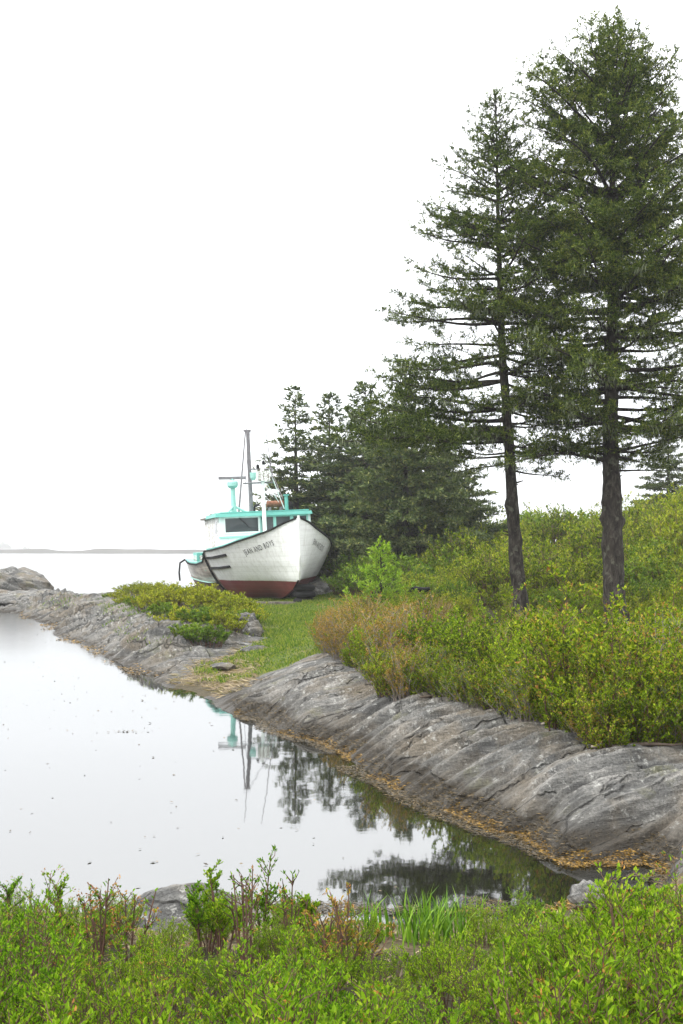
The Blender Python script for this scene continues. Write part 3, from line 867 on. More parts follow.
# hazy trees on the far island
isl = MB()
_a = np.linspace(0, 2 * PI, 40, endpoint=False)
_ix, _iy = P(3, 900, 0)[:2]
_rings = [(1.0, -.4), (.8, .8), (.45, 1.6)]
_V = np.concatenate([np.stack([_ix + 40 * r * np.cos(_a) * (1 + .1 * np.sin(_a * 3)), _iy + 20 * r * np.sin(_a), np.full(40, z)], -1) for r, z in _rings] + [[(_ix, _iy, 1.9)]])
_isa = np.arange(40); _isb = (_isa + 1) % 40
isl.add(_V, np.concatenate([np.stack([_isa + o, _isb + o, _isb + o + 40, _isa + o + 40], -1) for o in (0, 40)]), np.stack([_isa + 80, _isb + 80, np.full(40, 120)], -1))
tag(isl.build('far_island', M['far_land'], None, True), kind='structure')
for q, (px, py, k) in enumerate(((-4, 540, 2.0), (3, 540.5, 2.2), (8, 543, 1.8), (19, 546.5, 1.9), (25, 545, 1.8), (29, 547, 2.0))):
    x, y = P(px, 900, 0)[:2]
    kk = (zpx(py, 900) - .6) / 6.3
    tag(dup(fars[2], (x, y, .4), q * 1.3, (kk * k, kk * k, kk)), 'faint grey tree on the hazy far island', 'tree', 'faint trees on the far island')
# ------------------------------------------------------------------ the boat: local x aft, y starboard, z up
TH = math.radians(14)
ZB = 0.42
def _paint(name, col, dirt=0.5, planks=False, rough=0.5, wear=(0.16, 0.14, 0.12), wear_at=0.62):
    t = NT(name)
    c = t.coord()
    big = t.noise(c, 1.3, 6, 0.65)
    m = t.n('ShaderNodeMapping'); m.inputs['Scale'].default_value = (3.0, 3.0, 0.35); t.l(c, m.inputs[0])
    streak = t.noise(m.outputs[0], 3.0, 6, 0.65)
    fine = t.noise(c, 24, 7, 0.7)
    lo = tuple(v * .78 for v in col)
    colr = t.mix(t.math('MULTIPLY', t.ramp(streak, [(0.45, 0.0), (0.72, 1.0)]), dirt), col, lo)
    colr = t.mix(t.math('MULTIPLY', t.ramp(big, [(0.5, 0.0), (0.75, 1.0)]), dirt * .6), colr, tuple(v * .7 for v in col))
    w = t.math('ADD', t.math('MULTIPLY', fine, .6), t.math('MULTIPLY', streak, .4))
    colr = t.mix(t.ramp(w, [(wear_at, 0.0), (wear_at + .03, 1.0)]), colr, wear)
    h = fine
    if planks:
        wv = t.n('ShaderNodeTexWave', wave_type='BANDS', bands_direction='Z', wave_profile='SAW')
        wv.inputs['Scale'].default_value = 2.6; wv.inputs['Distortion'].default_value = .15
        t.l(c, wv.inputs['Vector'])
        line = t.ramp(wv.outputs['Fac'], [(0.0, 0.0), (0.05, 1.0), (0.95, 1.0), (1.0, 0.4)])
        colr = t.mix(t.math('MULTIPLY', t.math('SUBTRACT', 1.0, line), .35), colr, tuple(v * .6 for v in col))
        h = t.math('ADD', t.math('MULTIPLY', fine, .2), t.math('MULTIPLY', line, .5))
    return t, colr, t.done(t.bsdf(colr, rough, 0.4, bump=h, bstr=0.35, bdist=0.01))
M['white'] = _paint('white_paint', (0.80, 0.81, 0.80), .45)[2]
M['white_worn'] = _paint('peeling_white_paint', (0.76, 0.76, 0.73), .7, wear=(0.20, 0.17, 0.14), wear_at=.51)[2]
M['turq'] = _paint('turquoise_paint', (0.12, 0.385, 0.335), .45, wear=(0.45, 0.55, 0.5), wear_at=.66)[2]
M['turq_pale'] = _paint('pale_turquoise_paint', (0.29, 0.53, 0.48), .45, wear=(0.55, 0.6, 0.55), wear_at=.63)[2]
M['black'] = plain('black_rubber', (0.010, 0.010, 0.011), 0.8, 0.15, scale=12)
M['steel'] = plain('grey_weathered_metal', (0.16, 0.15, 0.16), 0.55, 0.4, scale=9)
M['rust'] = plain('rusty_metal', (0.17, 0.075, 0.045), 0.8, 0.2, vary=.5, scale=10)
M['glass'] = plain('dark_window_glass', (0.045, 0.05, 0.055), 0.06, 0.6, vary=.2, scale=1.5, bstr=0.0)  # opaque dark grey paints in the dimness of the cabin behind
M['timber'] = plain('grey_timber', (0.15, 0.13, 0.115), 0.9, 0.15, vary=.45, scale=11)
M['interior'] = plain('dim_cabin_paint', (0.25, 0.27, 0.26), 0.8, 0.2)
M['letters'] = plain('black_lettering', (0.025, 0.028, 0.03), 0.6, 0.3, scale=20)

def _hullmat():
    t = NT('hull_paint')
    c = t.coord()
    x, y, z = t.sep(c)[0:3]
    n1 = t.noise(c, 2.0, 6, .65); n2 = t.noise(c, 22, 7, .7)
    m = t.n('ShaderNodeMapping'); m.inputs['Scale'].default_value = (3.2, 3.2, .3); t.l(c, m.inputs[0])
    run = t.noise(m.outputs[0], 2.5, 6, .7)
    m2 = t.n('ShaderNodeMapping'); m2.inputs['Scale'].default_value = (.3, .3, 6.0); t.l(c, m2.inputs[0])
    pl = t.noise(m2.outputs[0], 2.4, 4, .6)
    white = t.mix(t.ramp(run, [(0.46, 0.0), (0.72, .6)]), (0.80, 0.815, 0.81), (0.50, 0.51, 0.48))
    white = t.mix(t.ramp(pl, [(0.47, 0.0), (0.70, .28)]), white, (0.52, 0.52, 0.50))
    white = t.mix(t.ramp(n2, [(0.66, 0.0), (0.70, .6)]), white, (0.30, 0.28, 0.25))
    rust = t.noise(m.outputs[0], 5.0, 4, .75)
    white = t.mix(t.ramp(rust, [(0.64, 0.0), (0.76, .55)]), white, (0.36, 0.22, 0.12))
    red = t.ramp(n1, [(0.3, (0.15, 0.028, 0.035)), (0.6, (0.235, 0.045, 0.055)), (0.8, (0.30, 0.085, 0.085))])
    red = t.mix(t.ramp(n2, [(0.55, 0.0), (0.72, .45)]), red, (0.14, 0.075, 0.07))
    zz = t.math('ADD', z, t.math('MULTIPLY', t.math('SUBTRACT', n2, .5), .03))
    bot = t.ramp(zz, [(0.10, 1.0), (0.17, 0.0)])
    red = t.mix(t.math('MULTIPLY', bot, .6), red, (0.32, 0.27, 0.21))
    col = t.mix(t.math('GREATER_THAN', zz, 1.10 - ZB), red, white)
    # bare grey-brown planking aft of the black guard
    edge = t.math('ADD', x, t.math('MULTIPLY', t.math('SUBTRACT', n1, .5), .5))
    aft = t.ramp(t.math('MULTIPLY', edge, .1), [(0.50, 0.0), (0.515, 1.0)])
    wood = t.ramp(pl, [(0.35, (0.06, 0.045, 0.034)), (0.5, (0.17, 0.13, 0.10)), (0.66, (0.34, 0.30, 0.25))])
    far = t.ramp(t.math('MULTIPLY', edge, .1), [(0.85, 1.0), (1.05, 0.55)])
    col = t.mix(t.math('MULTIPLY', aft, t.math('MULTIPLY', far, t.ramp(n1, [(0.3, 1.0), (0.65, .75)]))), col, wood)
    wv = t.n('ShaderNodeTexWave', wave_type='BANDS', bands_direction='Z', wave_profile='SAW')
    wv.inputs['Scale'].default_value = 2.3; wv.inputs['Distortion'].default_value = .2; t.l(c, wv.inputs['Vector'])
    line = t.ramp(wv.outputs['Fac'], [(0.0, 0.0), (0.06, 1.0)])
    col = t.mix(t.math('MULTIPLY', t.math('SUBTRACT', 1.0, line), .42), col, (0.24, 0.24, 0.23))
    h = t.math('ADD', t.math('MULTIPLY', line, .6), t.math('MULTIPLY', n2, .25))
    return t.done(t.bsdf(col, .5, .4, bump=h, bstr=.4, bdist=.012))
M['hull'] = _hullmat()

SHEER = ([0, .7, 1.43, 2.2, 3, 4.1, 4.9, 5.15, 5.45, 7, 9, 12], [2.80, 2.52, 2.37, 2.25, 2.12, 2.02, 2.0, 1.98, 1.66, 1.56, 1.55, 1.62])
BEAM = ([0, .15, .3, .7, 1.43, 2.2, 3, 4.1, 6, 8, 10, 12], [.03, .19, .34, .62, .98, 1.31, 1.57, 1.84, 1.95, 1.95, 1.90, 1.75])
STEM = ([.44, .52, .66, .88, 1.16, 1.6, 2.9], [4.6, 3.1, 2.0, 1.0, .30, .06, -.02])
POW = ([0, .7, 1.5, 2.5, 4, 6, 12], [1.2, 1.15, .95, .66, .38, .20, .15])
KZ = .44
def hull_pt(t, v, off=0.0):
    """t: metres aft along the rail; v: 0 keel .. 1 rail (z = KZ + v (sheer - KZ))"""
    sh = np.interp(t, *SHEER)
    z = KZ + v * (sh - KZ)
    y = .03 + (np.interp(t, *BEAM) - .03) * max(v, 0) ** np.interp(t, *POW)
    x = t + np.interp(z, *STEM) * max(0.0, 1 - t / 4.0)
    return np.array([x, y + off, z])
ts = np.concatenate([np.linspace(0, 1.2, 14), np.linspace(1.35, 4.9, 26), np.linspace(5.0, 5.6, 7), np.linspace(5.9, 12, 20)])
vv = np.concatenate([[0, .02, .05, .09], np.linspace(.14, 1, 22)])
boat = empty('fishing_boat', (-1.03, 29.0, ZB), (math.radians(-2.6), 0, math.radians(90) + TH))
tag(boat, 'white wooden fishing boat with red bottom and turquoise trim hauled out on the grass', 'boat')
OFF = (0, 0, -ZB)
hb = MB(OFF)
m = len(vv)
for sgn in (1, -1):
    g = np.array([[hull_pt(t, v) for v in vv] for t in ts]) * np.array([1, sgn, 1])
    i = np.arange(len(ts) - 1)[:, None] * m + np.arange(m - 1)[None]
    q = np.stack([i, i + m, i + m + 1, i + 1], -1).reshape(-1, 4)
    hb.add(g.reshape(-1, 3), q if sgn > 0 else q[:, ::-1])
sec = np.array([hull_pt(12, v) for v in vv])
tv = np.concatenate([sec, sec * [1, -1, 1]])
hb.add(tv, [(k, k + 1, m + k + 1, m + k) for k in range(m - 1)])
hull = hb.build('hull', M['hull'], boat, True)
# stem and keel timber
st = MB(OFF)
zz = [2.86, 2.4, 1.8, 1.4, 1.16]
st.tube([(np.interp(z, *STEM) - .012, 0, z) for z in zz], .035, 6)
st.build('stem_post', M['white'], boat)
kb = MB(OFF)
kb.box(4.2, 11.6, -.05, .05, .36, .45)
kb.build('keel', M['timber'], boat)

def along(t0, t1, n, v0, off, w, h, dz=0.0, sgn=1):
    """a strip that follows the hull at height fraction v0"""
    mb = MB(OFF)
    tt = np.linspace(t0, t1, n)
    pts = [hull_pt(t, v0) for t in tt]
    V = []
    for k, p in enumerate(pts):
        for dy, dzz in ((off - w, -h), (off, -h), (off, h), (off - w, h)):
            V.append((p[0], sgn * (p[1] + dy), p[2] + dz + dzz))
    Q = []
    for k in range(n - 1):
        for e in range(4):
            a, b = k * 4 + e, k * 4 + (e + 1) % 4
            Q.append((a, b, b + 4, a + 4))
    Q += [(3, 2, 1, 0), ((n - 1) * 4, (n - 1) * 4 + 1, (n - 1) * 4 + 2, (n - 1) * 4 + 3)]
    return mb.add(V, Q)
for sgn in (1, -1):
    along(0.02, 12.0, 90, 1.0, .030, .06, .021, -.005, sgn).build('rub_rail', M['black'], boat)
    along(1.3, 5.1, 40, 1.0, -.06, .16, .018, .05, sgn).build('toe_rail', M['turq'], boat)
    along(5.5, 12.0, 30, 1.0, .00, .20, .02, .05, sgn).build('rail_cap', M['turq'], boat)
    along(5.5, 11.9, 30, 1.0, -.10, .04, .14, -.12, sgn).build('bulwark', M['turq'], boat)
g1 = along(3.2, 5.05, 16, .86, .05, .08, .034)
g1.build('guard_strip', M['black'], boat)
g2 = along(3.4, 5.15, 16, .66, .05, .08, .034)
g2.build('guard_strip', M['black'], boat)
gd = MB(OFF)
gd.tube([hull_pt(5.2, v, .03) + [0, 0, 0] for v in np.linspace(.15, 1.0, 12)], .036, 6)
gd.build('guard_post', M['black'], boat)
# decks
dk = MB(OFF)
tt = np.linspace(.25, 5.4, 20)
dk.add([(hull_pt(t, 1)[0], s * (hull_pt(t, 1)[1] - .05), np.interp(t, *SHEER) - .10) for t in tt for s in (1, -1)], [(2 * k, 2 * k + 2, 2 * k + 3, 2 * k + 1) for k in range(19)])
dk.build('foredeck', M['turq_pale'], boat)
dk = MB(OFF)
tt = np.linspace(5.3, 11.95, 16)
dk.add([(t, s * (np.interp(t, *BEAM) - .10), 1.02) for t in tt for s in (1, -1)], [(2 * k, 2 * k + 2, 2 * k + 3, 2 * k + 1) for k in range(15)])
dk.build('working_deck', M['turq_pale'], boat)
# stern coaming with white slats
sc = MB(OFF)
sc.box(10.6, 11.8, -1.5, 1.5, 1.3, 1.90)
sl = sc.build('stern_locker', M['turq'], boat)
sm = MB(OFF)
for k in range(9): sm.box(10.57, 10.598, -1.45 + k * .34, -1.31 + k * .34, 1.35, 1.80)
for k in range(5): sm.box(10.7 + k * .22, 10.8 + k * .22, 1.502, 1.525, 1.35, 1.80)
sm.build('slats', M['white_worn'], sl)
# bent pipe hanging at the stern quarter
sp = MB(OFF)
sp.tube([(11.7, 1.82, 1.66), (11.9, 1.98, 1.55), (12.0, 2.02, 1.2), (12.05, 2.0, .9)], .035, 6)
sp.build('stern_bracket', M['black'], boat)

# ---- wheelhouse
X0, X1, HW, ZF, ZT = 5.0, 8.6, 1.43, 1.92, 3.00
wins = [(1.24, .22), (.12, -.25), (-.34, -.78), (-.88, -1.30)]      # front windows, y from starboard to port
zw0, zw1 = 2.53, 2.955
wh = MB(OFF)
ed = [HW] + [v for w_ in wins for v in w_] + [-HW]
g = [(y, z) for y in ed for z in (ZF - .6, zw0, zw1, ZT)]          # one sheet with four openings, front and back
V = [(X0, y, z) for y, z in g] + [(X0 + .06, y, z) for y, z in g]
Q = []
ng = len(g)
for k in range(len(ed) - 1):
    for r in range(3):
        if r == 1 and k % 2: continue
        a = k * 4 + r
        Q += [(a, a + 1, a + 5, a + 4), (ng + a, ng + a + 4, ng + a + 5, ng + a + 1)]
    if k % 2:
        a = k * 4
        Q += [(a + 1, a + 5, ng + a + 5, ng + a + 1), (a + 2, ng + a + 2, ng + a + 6, a + 6), (a + 1, ng + a + 1, ng + a + 2, a + 2), (a + 5, a + 6, ng + a + 6, ng + a + 5)]
wh.add(V, Q)
wh.build('front_wall', M['white'], boat)
for s in (1, -1):
    a, b = (HW - .06, HW - .002) if s > 0 else (-HW + .002, -HW + .06)
    MB(OFF).box(X0 + .062, X0 + 1.0, a, b, ZF - .9, ZT).build('side_wall', M['white'], boat)
MB(OFF).box(X1 - .06, X1, -HW + .07, HW - .07, 1.0, ZT).build('aft_wall', M['white_worn'], boat)
for s in (1, -1):                                                  # vertical boards of the aft sides
    sw = MB(OFF)
    yy = [(X0 + 1.0 + k * .2 + e, .006 * (k % 2)) for k in range(13) for e in (.003, .197)]
    V = []
    for x, d in yy:
        V += [(x, s * (HW + d), 1.0), (x, s * (HW + d), ZT), (x, s * (HW - .06), ZT), (x, s * (HW - .06), 1.0)]
    Q = [(4 * k + e, 4 * k + (e + 1) % 4, 4 * k + 4 + (e + 1) % 4, 4 * k + 4 + e) for k in range(len(yy) - 1) for e in range(4)]
    sw.add(V, Q)
    tag(sw.build('side_boards', M['white_worn'], boat), 'white boards with peeling paint')
for k, (a, b) in enumerate(wins):
    fr = MB(OFF)
    w_ = .045
    x = X0 - .022
    fr.box(x, X0 - .002, b - w_, b, zw0 - w_, zw1 + w_); fr.box(x, X0 - .002, a, a + w_, zw0 - w_, zw1 + w_)
    fr.box(x, X0 - .002, b, a, zw1, zw1 + w_); fr.box(x, X0 - .002, b, a, zw0 - w_, zw0)
    f = fr.build('window', M['white'] if k == 0 else M['turq_pale'], boat)
    gl = MB(OFF)
    gl.box(X0 + .02, X0 + .03, b, a, zw0, zw1)
    gl.build('pane', M['glass'], f)
    if k == 0:
        wp = MB(OFF)
        wp.tube([(X0 - .035, .80, 2.96), (X0 - .03, .52, 2.68)], .012, 5)
        wp.build('wiper', M['black'], f)
sd = MB(OFF)
sd.box(X0 + .25, X0 + .85, HW + .002, HW + .02, 2.46, 2.92)
s1 = sd.build('window', M['white'], boat)
gl = MB(OFF); gl.box(X0 + .30, X0 + .80, HW + .021, HW + .028, 2.51, 2.87); gl.build('pane', M['glass'], s1)
tr_ = MB(OFF)
tr_.box(X0 - .05, X0 - .003, -HW - .02, HW + .02, 2.36, 2.41)
tr_.build('sill_trim', M['turq_pale'], boat)
rf = MB(OFF)
rf.hexa([(X0 - .16, -HW - .03, 3.0), (X1 - 1.3, -HW - .03, 3.0), (X1 - 1.3, HW + .12, 3.0), (X0 - .16, HW + .12, 3.0),
         (X0 - .14, -HW - .01, 3.10), (X1 - 1.3, -HW - .01, 3.11), (X1 - 1.3, HW + .10, 3.11), (X0 - .14, HW + .10, 3.10)])
rf.box(X0 - .02, X1 - 1.35, -HW + .05, HW - .05, 3.11, 3.15)
roof = rf.build('roof', M['turq'], boat)
rr = MB(OFF)
rr.box(X1 - 1.3, X1 + .15, -HW - .12, HW + .12, 2.99, 3.05)
rr.build('aft_roof', M['timber'], boat)
for (x, y, s_) in ((7.45, 1.2, .09), (7.8, .9, .07), (8.1, 1.25, .08)):
    MB(OFF).lathe([(0, 0), (s_, .01), (s_ * 1.1, .08), (s_ * .5, .14), (0, .15)], (x, y, 3.05), 10).build('roof_float', M['timber'], boat)

# ---- on the roof
rd = MB(OFF)
rx, ry = 5.8, .84
rd.tube([(rx, ry, 3.14), (rx, ry, 3.35), (rx, ry, 3.92)], [.10, .085, .075], 10)
for a in (0.4, 2.5, 4.6): rd.tube([(rx + .42 * math.cos(a), ry + .42 * math.sin(a), 3.13), (rx, ry, 3.36)], .04, 6)
ped = rd.build('radar_pedestal', M['turq_pale'], boat)
rh = MB(OFF)
rh.lathe([(0, 0), (.12, 0), (.17, .06), (.17, .17), (.13, .22), (.06, .24), (.05, .30), (0, .30)], (rx, ry, 3.92), 14)
rh.build('radar_housing', M['turq_pale'], ped)
ra = MB(OFF)
d = Vector((math.cos(math.radians(80)), math.sin(math.radians(80)), .02))
for s_ in (1,):
    a = Vector((rx, ry, 4.23))
    n_ = Vector((-d.y, d.x, 0)) * .05
    c = [a - d * .43 - n_, a + d * .43 - n_, a + d * .43 + n_, a - d * .43 + n_]
    ra.hexa([(*p.xy, p.z - .045) for p in c] + [(*p.xy, p.z + .045) for p in c])
ra.build('radar_bar', M['steel'], ped)
mt = MB(OFF)
mt.tube([(6.8, .12, 3.0), (6.8, .12, 5.82)], [.075, .062], 8)
mt.tube([(6.8, .26, 5.80), (6.8, .02, 5.80)], .035, 6)
mast = mt.build('mast', M['steel'], boat)
bm = MB(OFF)
bm.tube([(6.78, .20, 5.78), (6.5, .58, 3.12)], [.022, .035], 6)
bm.build('boom', M['steel'], mast)
wr = MB(OFF)
wr.tube([(6.8, .06, 5.78), (6.0, -.42, 4.5), (5.4, -.66, 3.5)], .012, 4)
wr.tube([(6.8, .06, 5.7), (6.7, .26, 4.4), (6.6, .40, 3.2)], .008, 4)
wr.build('rigging_line', M['steel'], mast)
px_ = 4.8
OFF = (0, -.03, -ZB)
pl = MB(OFF)
pl.tube([(px_, .09, 2.0), (px_, .09, 4.55)], [.068, .055], 10)
pole = pl.build('signal_mast', M['white'], boat)
cb = MB(OFF)
cb.tube([(px_, .52, 4.42), (px_, -.24, 4.42)], .018, 6); cb.tube([(px_, .70, 4.00), (px_, -.22, 4.00)], .026, 6)
cb.tube([(px_, .52, 4.42), (px_, .50, 4.02)], .014, 5); cb.tube([(px_, -.22, 4.42), (px_, -.20, 4.02)], .014, 5)
cb.build('crossbar', M['steel'], pole)
lb = MB(OFF)
lb.box(px_ - .12, px_ + .12, -.12, .22, 4.05, 4.36)
lb.build('light_box', M['white_worn'], pole)
hn = MB(OFF)
hn.lathe([(0, -.1), (.05, -.1), (.09, -.02), (.10, .14), (0, .14)], (px_ - .02, .38, 4.18), 12)
hn.build('horn', M['turq_pale'], pole)
for y_ in (.04, .22): MB(OFF).lathe([(0, 0), (.045, 0), (.05, .08), (.03, .12), (0, .13)], (px_, y_, 4.44 if y_ > .1 else 4.55), 10).build('mast_lamp', M['black'], pole)
for (y_, z0, z1, ty) in ((-.19, 4.42, 6.45, .02), (.47, 4.42, 6.3, .56)):
    an = MB(OFF); an.tube([(px_, y_, z0), (px_, (y_ + ty) / 2 - .01, (z0 + z1) / 2), (px_, ty, z1)], [.015, .011, .007], 5)
    an.build('antenna', M['steel'], pole)
sy = MB(OFF)
sy.tube([(px_, -.12, 4.42), (5.2, -.62, 3.2)], .016, 5); sy.tube([(px_, -.02, 4.0), (5.15, -.45, 3.4)], .010, 4)
sy.build('stay', M['white'], pole)
br = MB(OFF)
br.lathe([(0, -.27), (.09, -.27), (.105, -.24), (.105, .24), (.09, .27), (0, .27)], (5.5, -.40, 3.36), 16, 'y')
barrel = br.build('exhaust_drum', M['rust'], boat, False)
for y_ in (-.22, -.58): MB(OFF).box(5.38, 5.62, y_ - .03, y_ + .03, 3.15, 3.27).build('drum_cradle', M['steel'], barrel)
pb = MB(OFF)
pb.tube([(5.4, .28, 3.12), (5.4, .28, 3.27), (5.4, .25, 3.33), (5.4, .12, 3.35)], .035, 8)
pb.build('exhaust_pipe', M['black'], boat)
tpst = MB(OFF); tpst.tube([(5.3, -.72, 3.1), (5.3, -.72, 3.62)], .06, 8); tpst.box(5.22, 5.38, -.80, -.64, 3.60, 3.64)
tpst.build('roof_post', M['turq'], boat)
bk = MB(OFF); bk.lathe([(0, 0), (.10, 0), (.11, .2), (.07, .3), (0, .32)], (5.8, -.92, 3.12), 10)
bk.build('vent', M['black'], boat)

OFF = (0, 0, -ZB)
# ---- the name on both bows
def name_mesh(sgn):
    cu = bpy.data.curves.new('name', 'FONT')
    cu.body = 'JEAN AND BOYS'
    cu.size = 1.0
    cu.space_character = 1.25
    cu.resolution_u = 3
    o = bpy.data.objects.new('name', cu); COL.objects.link(o)
    me = bpy.data.meshes.new_from_object(o.evaluated_get(bpy.context.evaluated_depsgraph_get()))
    bpy.data.objects.remove(o); bpy.data.curves.remove(cu)
    import bmesh
    b = bmesh.new(); b.from_mesh(me)
    bmesh.ops.triangulate(b, faces=b.faces[:])
    bmesh.ops.subdivide_edges(b, edges=[e for e in b.edges if e.calc_length() > .25], cuts=2, use_grid_fill=False)
    bmesh.ops.triangulate(b, faces=b.faces[:])
    xs = [v.co.x for v in b.verts]; x0, x1 = min(xs), max(xs)
    tA, tB = .78, 2.2
    tg = np.linspace(tA, tB, 40)
    pg = np.array([hull_pt(t, .80) for t in tg])
    sl_ = np.concatenate([[0], np.cumsum(np.linalg.norm(np.diff(pg[:, :2], axis=0), axis=1))])
    for v in b.verts:
        u = (v.co.x - x0) / (x1 - x0)
        if sgn > 0: u = 1 - u                       # reads from aft to bow on the starboard side
        t = np.interp(u * sl_[-1], sl_, tg)
        z = np.interp(t, *SHEER) - .40 + v.co.y / .70 * .145
        vfrac = (z - KZ) / (np.interp(t, *SHEER) - KZ)
        p = hull_pt(t, vfrac, .0)
        n2 = hull_pt(t + .02, vfrac) - hull_pt(t - .02, vfrac)
        nn = np.array([-n2[1], n2[0], 0]); nn /= np.linalg.norm(nn)
        p = p + nn * .012
        v.co = (p[0], sgn * p[1], p[2] - ZB)
    if sgn < 0: bmesh.ops.reverse_faces(b, faces=b.faces[:])
    b.to_mesh(me); b.free()
    me.materials.append(M['letters'])
    return me
for sgn in (1, -1): link('name_lettering', name_mesh(sgn), boat)

# ---- what the boat rests on
tb = MB()
tb.box(-2.4, 2.2, -.14, .14, -.06, .07)
o = tb.build('cradle_beam', M['timber']); o.location = (-1.5, 29.9, .47); o.rotation_euler = (0, 0, math.radians(8))
tag(o, 'grey timber beam lying on the grass under the bow', 'beam')
kb = MB(); kb.hexa([(-.09, -.09, 0), (.09, -.09, 0), (.09, .09, 0), (-.09, .09, 0), (-.06, -.06, .17), (.06, -.06, .17), (.06, .06, .17), (-.06, .06, .17)])
o = kb.build('keel_block', plain('pale_block', (0.42, 0.42, 0.4), .9)); o.location = (*at(286, 604, .47)[:2], .36); o.location.y = 29.9; o.location.x = -1.55
tag(o, 'small pale block standing in the grass beneath the red forefoot', 'block')
def tyre(label, x, y, z):
    r = empty('tyre', (x, y, z), (0, 0, .3)); tag(r, label, 'tyre', 'tyres under the bow')
    MB().lathe([(.13, .02), (.22, 0), (.28, .03), (.30, .09), (.28, .15), (.22, .18), (.13, .16), (.15, .09), (.13, .02)], n=24).build('tyre_body', M['black'], r, True)
    return r
for k in range(3): tyre(('bottom', 'middle', 'top')[k] + ' black tyre of the stack beside the red forefoot', -1.02 + .03 * (k % 2), 30.0, .46 + k * .185)
# ------------------------------------------------------------------ boulders
import bmesh
def boulder(name, label, loc, size, seed, mat, rotz=0.0, sub=5, flat=.55, layer=.06, tilt=0.0, group=None, per=.28):
    b = bmesh.new()
    bmesh.ops.create_icosphere(b, subdivisions=sub, radius=1.0)
    V = np.array([v.co[:] for v in b.verts]); F = np.array([[v.index for v in f.verts] for f in b.faces]); b.free()
    R = np.random.default_rng(seed)
    for q in range(9):                                        # broken faces
        n = unit(R.normal(0, 1, 3)); d = R.uniform(.62, .92)
        s = V @ n
        V = V - np.where(s > d, (s - d) * .9, 0)[:, None] * n
    n1 = fbm(V[:, 0] * 1.3 + V[:, 2] * .7 + seed, V[:, 1] * 1.3 - V[:, 2] * .9, 4, seed)
    V = V * (1 + .20 * n1)[:, None]
    V[:, 2] = np.where(V[:, 2] > 0, V[:, 2], V[:, 2] * flat)
    V = V * np.asarray(size)
    a = V[:, 1] * .35 + V[:, 2] * .95 + V[:, 0] * tilt
    w_ = a / per + .8 * fbm(V[:, 0] * .9 + seed, V[:, 1] * .9, 3, seed + 4)
    f = w_ - np.floor(w_)
    saw = np.where(f < .82, f / .82, (1 - f) / .18) - .5
    V = V + unit(V) * (layer * saw * (.4 + 1.2 * _h(np.floor(w_), np.floor(w_) * 0, seed)) + .02 * fbm(V[:, 0] * 7, V[:, 1] * 7 + V[:, 2] * 5, 3, seed + 9))[:, None]
    o = link(name, mesh_from(name, V, [F], mat, True))
    o.location = loc; o.rotation_euler = (0, 0, rotz)
    return tag(o, label, 'rock', group)
M['pale_stone'] = rockmat('pale_stone', 1.25, False)
def bld(label, px, D, z, size, seed, mat='rock_pale', **k):
    x, y = P(px, D, 0)[:2]
    return boulder('boulder', label, (x, y, z), size, seed, M[mat], **k)
bld('big rounded grey boulder crowning the far seaward end of the headland', 14, 38.5, .50, (1.50, 1.3, .92), 3, sub=6, layer=.10, tilt=.5, per=.35)
bld('low grey rock slab beneath the big rounded boulder', 32, 37, .12, (2.0, 1.2, .46), 8, sub=6, layer=.09, tilt=.6, per=.3)
bld('low dark rock lying farthest out at the headland tip', -25, 37, .15, (1.7, 1.3, .5), 12, sub=6, layer=.09, tilt=.5)
bld('grey blocky rock at the inner end of the headland beside the grass', 248, 21.5, .36, (.40, .45, .36), 17, sub=5, layer=.04, tilt=-.4, per=.16)
bld('small grey stone lying half sunk in the grass', 257, 19.0, .20, (.30, .26, .14), 23, sub=4, layer=.02)
bld('small flat stone lying on the dry wrack of the cove', 222, 17.2, .13, (.26, .2, .09), 27, sub=4, layer=.02)
bld('dome of dark grey speckled rock rising behind the near shrubs', 199, 5.75, -.05, (.70, .42, .31), 31, 'boulder', sub=6, layer=.010, per=.12)
bld('small pale broken stone at the water edge above the near shrubs', 586, 6.05, .08, (.10, .09, .10), 37, 'pale_stone', sub=5, layer=.012, per=.06)
bld('sloping grey ledge behind the bow below the spruces', 318, 33.0, .55, (1.15, 1.5, .62), 41, sub=6, layer=.07, tilt=.5)
bld('grey weathered rock beside the port side of the boat', 330, 35.0, .7, (1.3, 1.2, .66), 45, sub=5, layer=.06, tilt=.4)
# the dark log among the russet shrubs
lg = MB(); _lp = P(419, 24, 0)
lg.tube([(-.24, 0, 0), (-.1, .03, .02), (.1, .0, .0), (.24, -.02, .03)], [.05, .065, .06, .04], 10)
o = lg.build('fallen_log', M['black'], None, True); o.location = (_lp[0], _lp[1], zpx(590, 24)); tag(o, 'short black log lying on top of the russet shrubs', 'log')

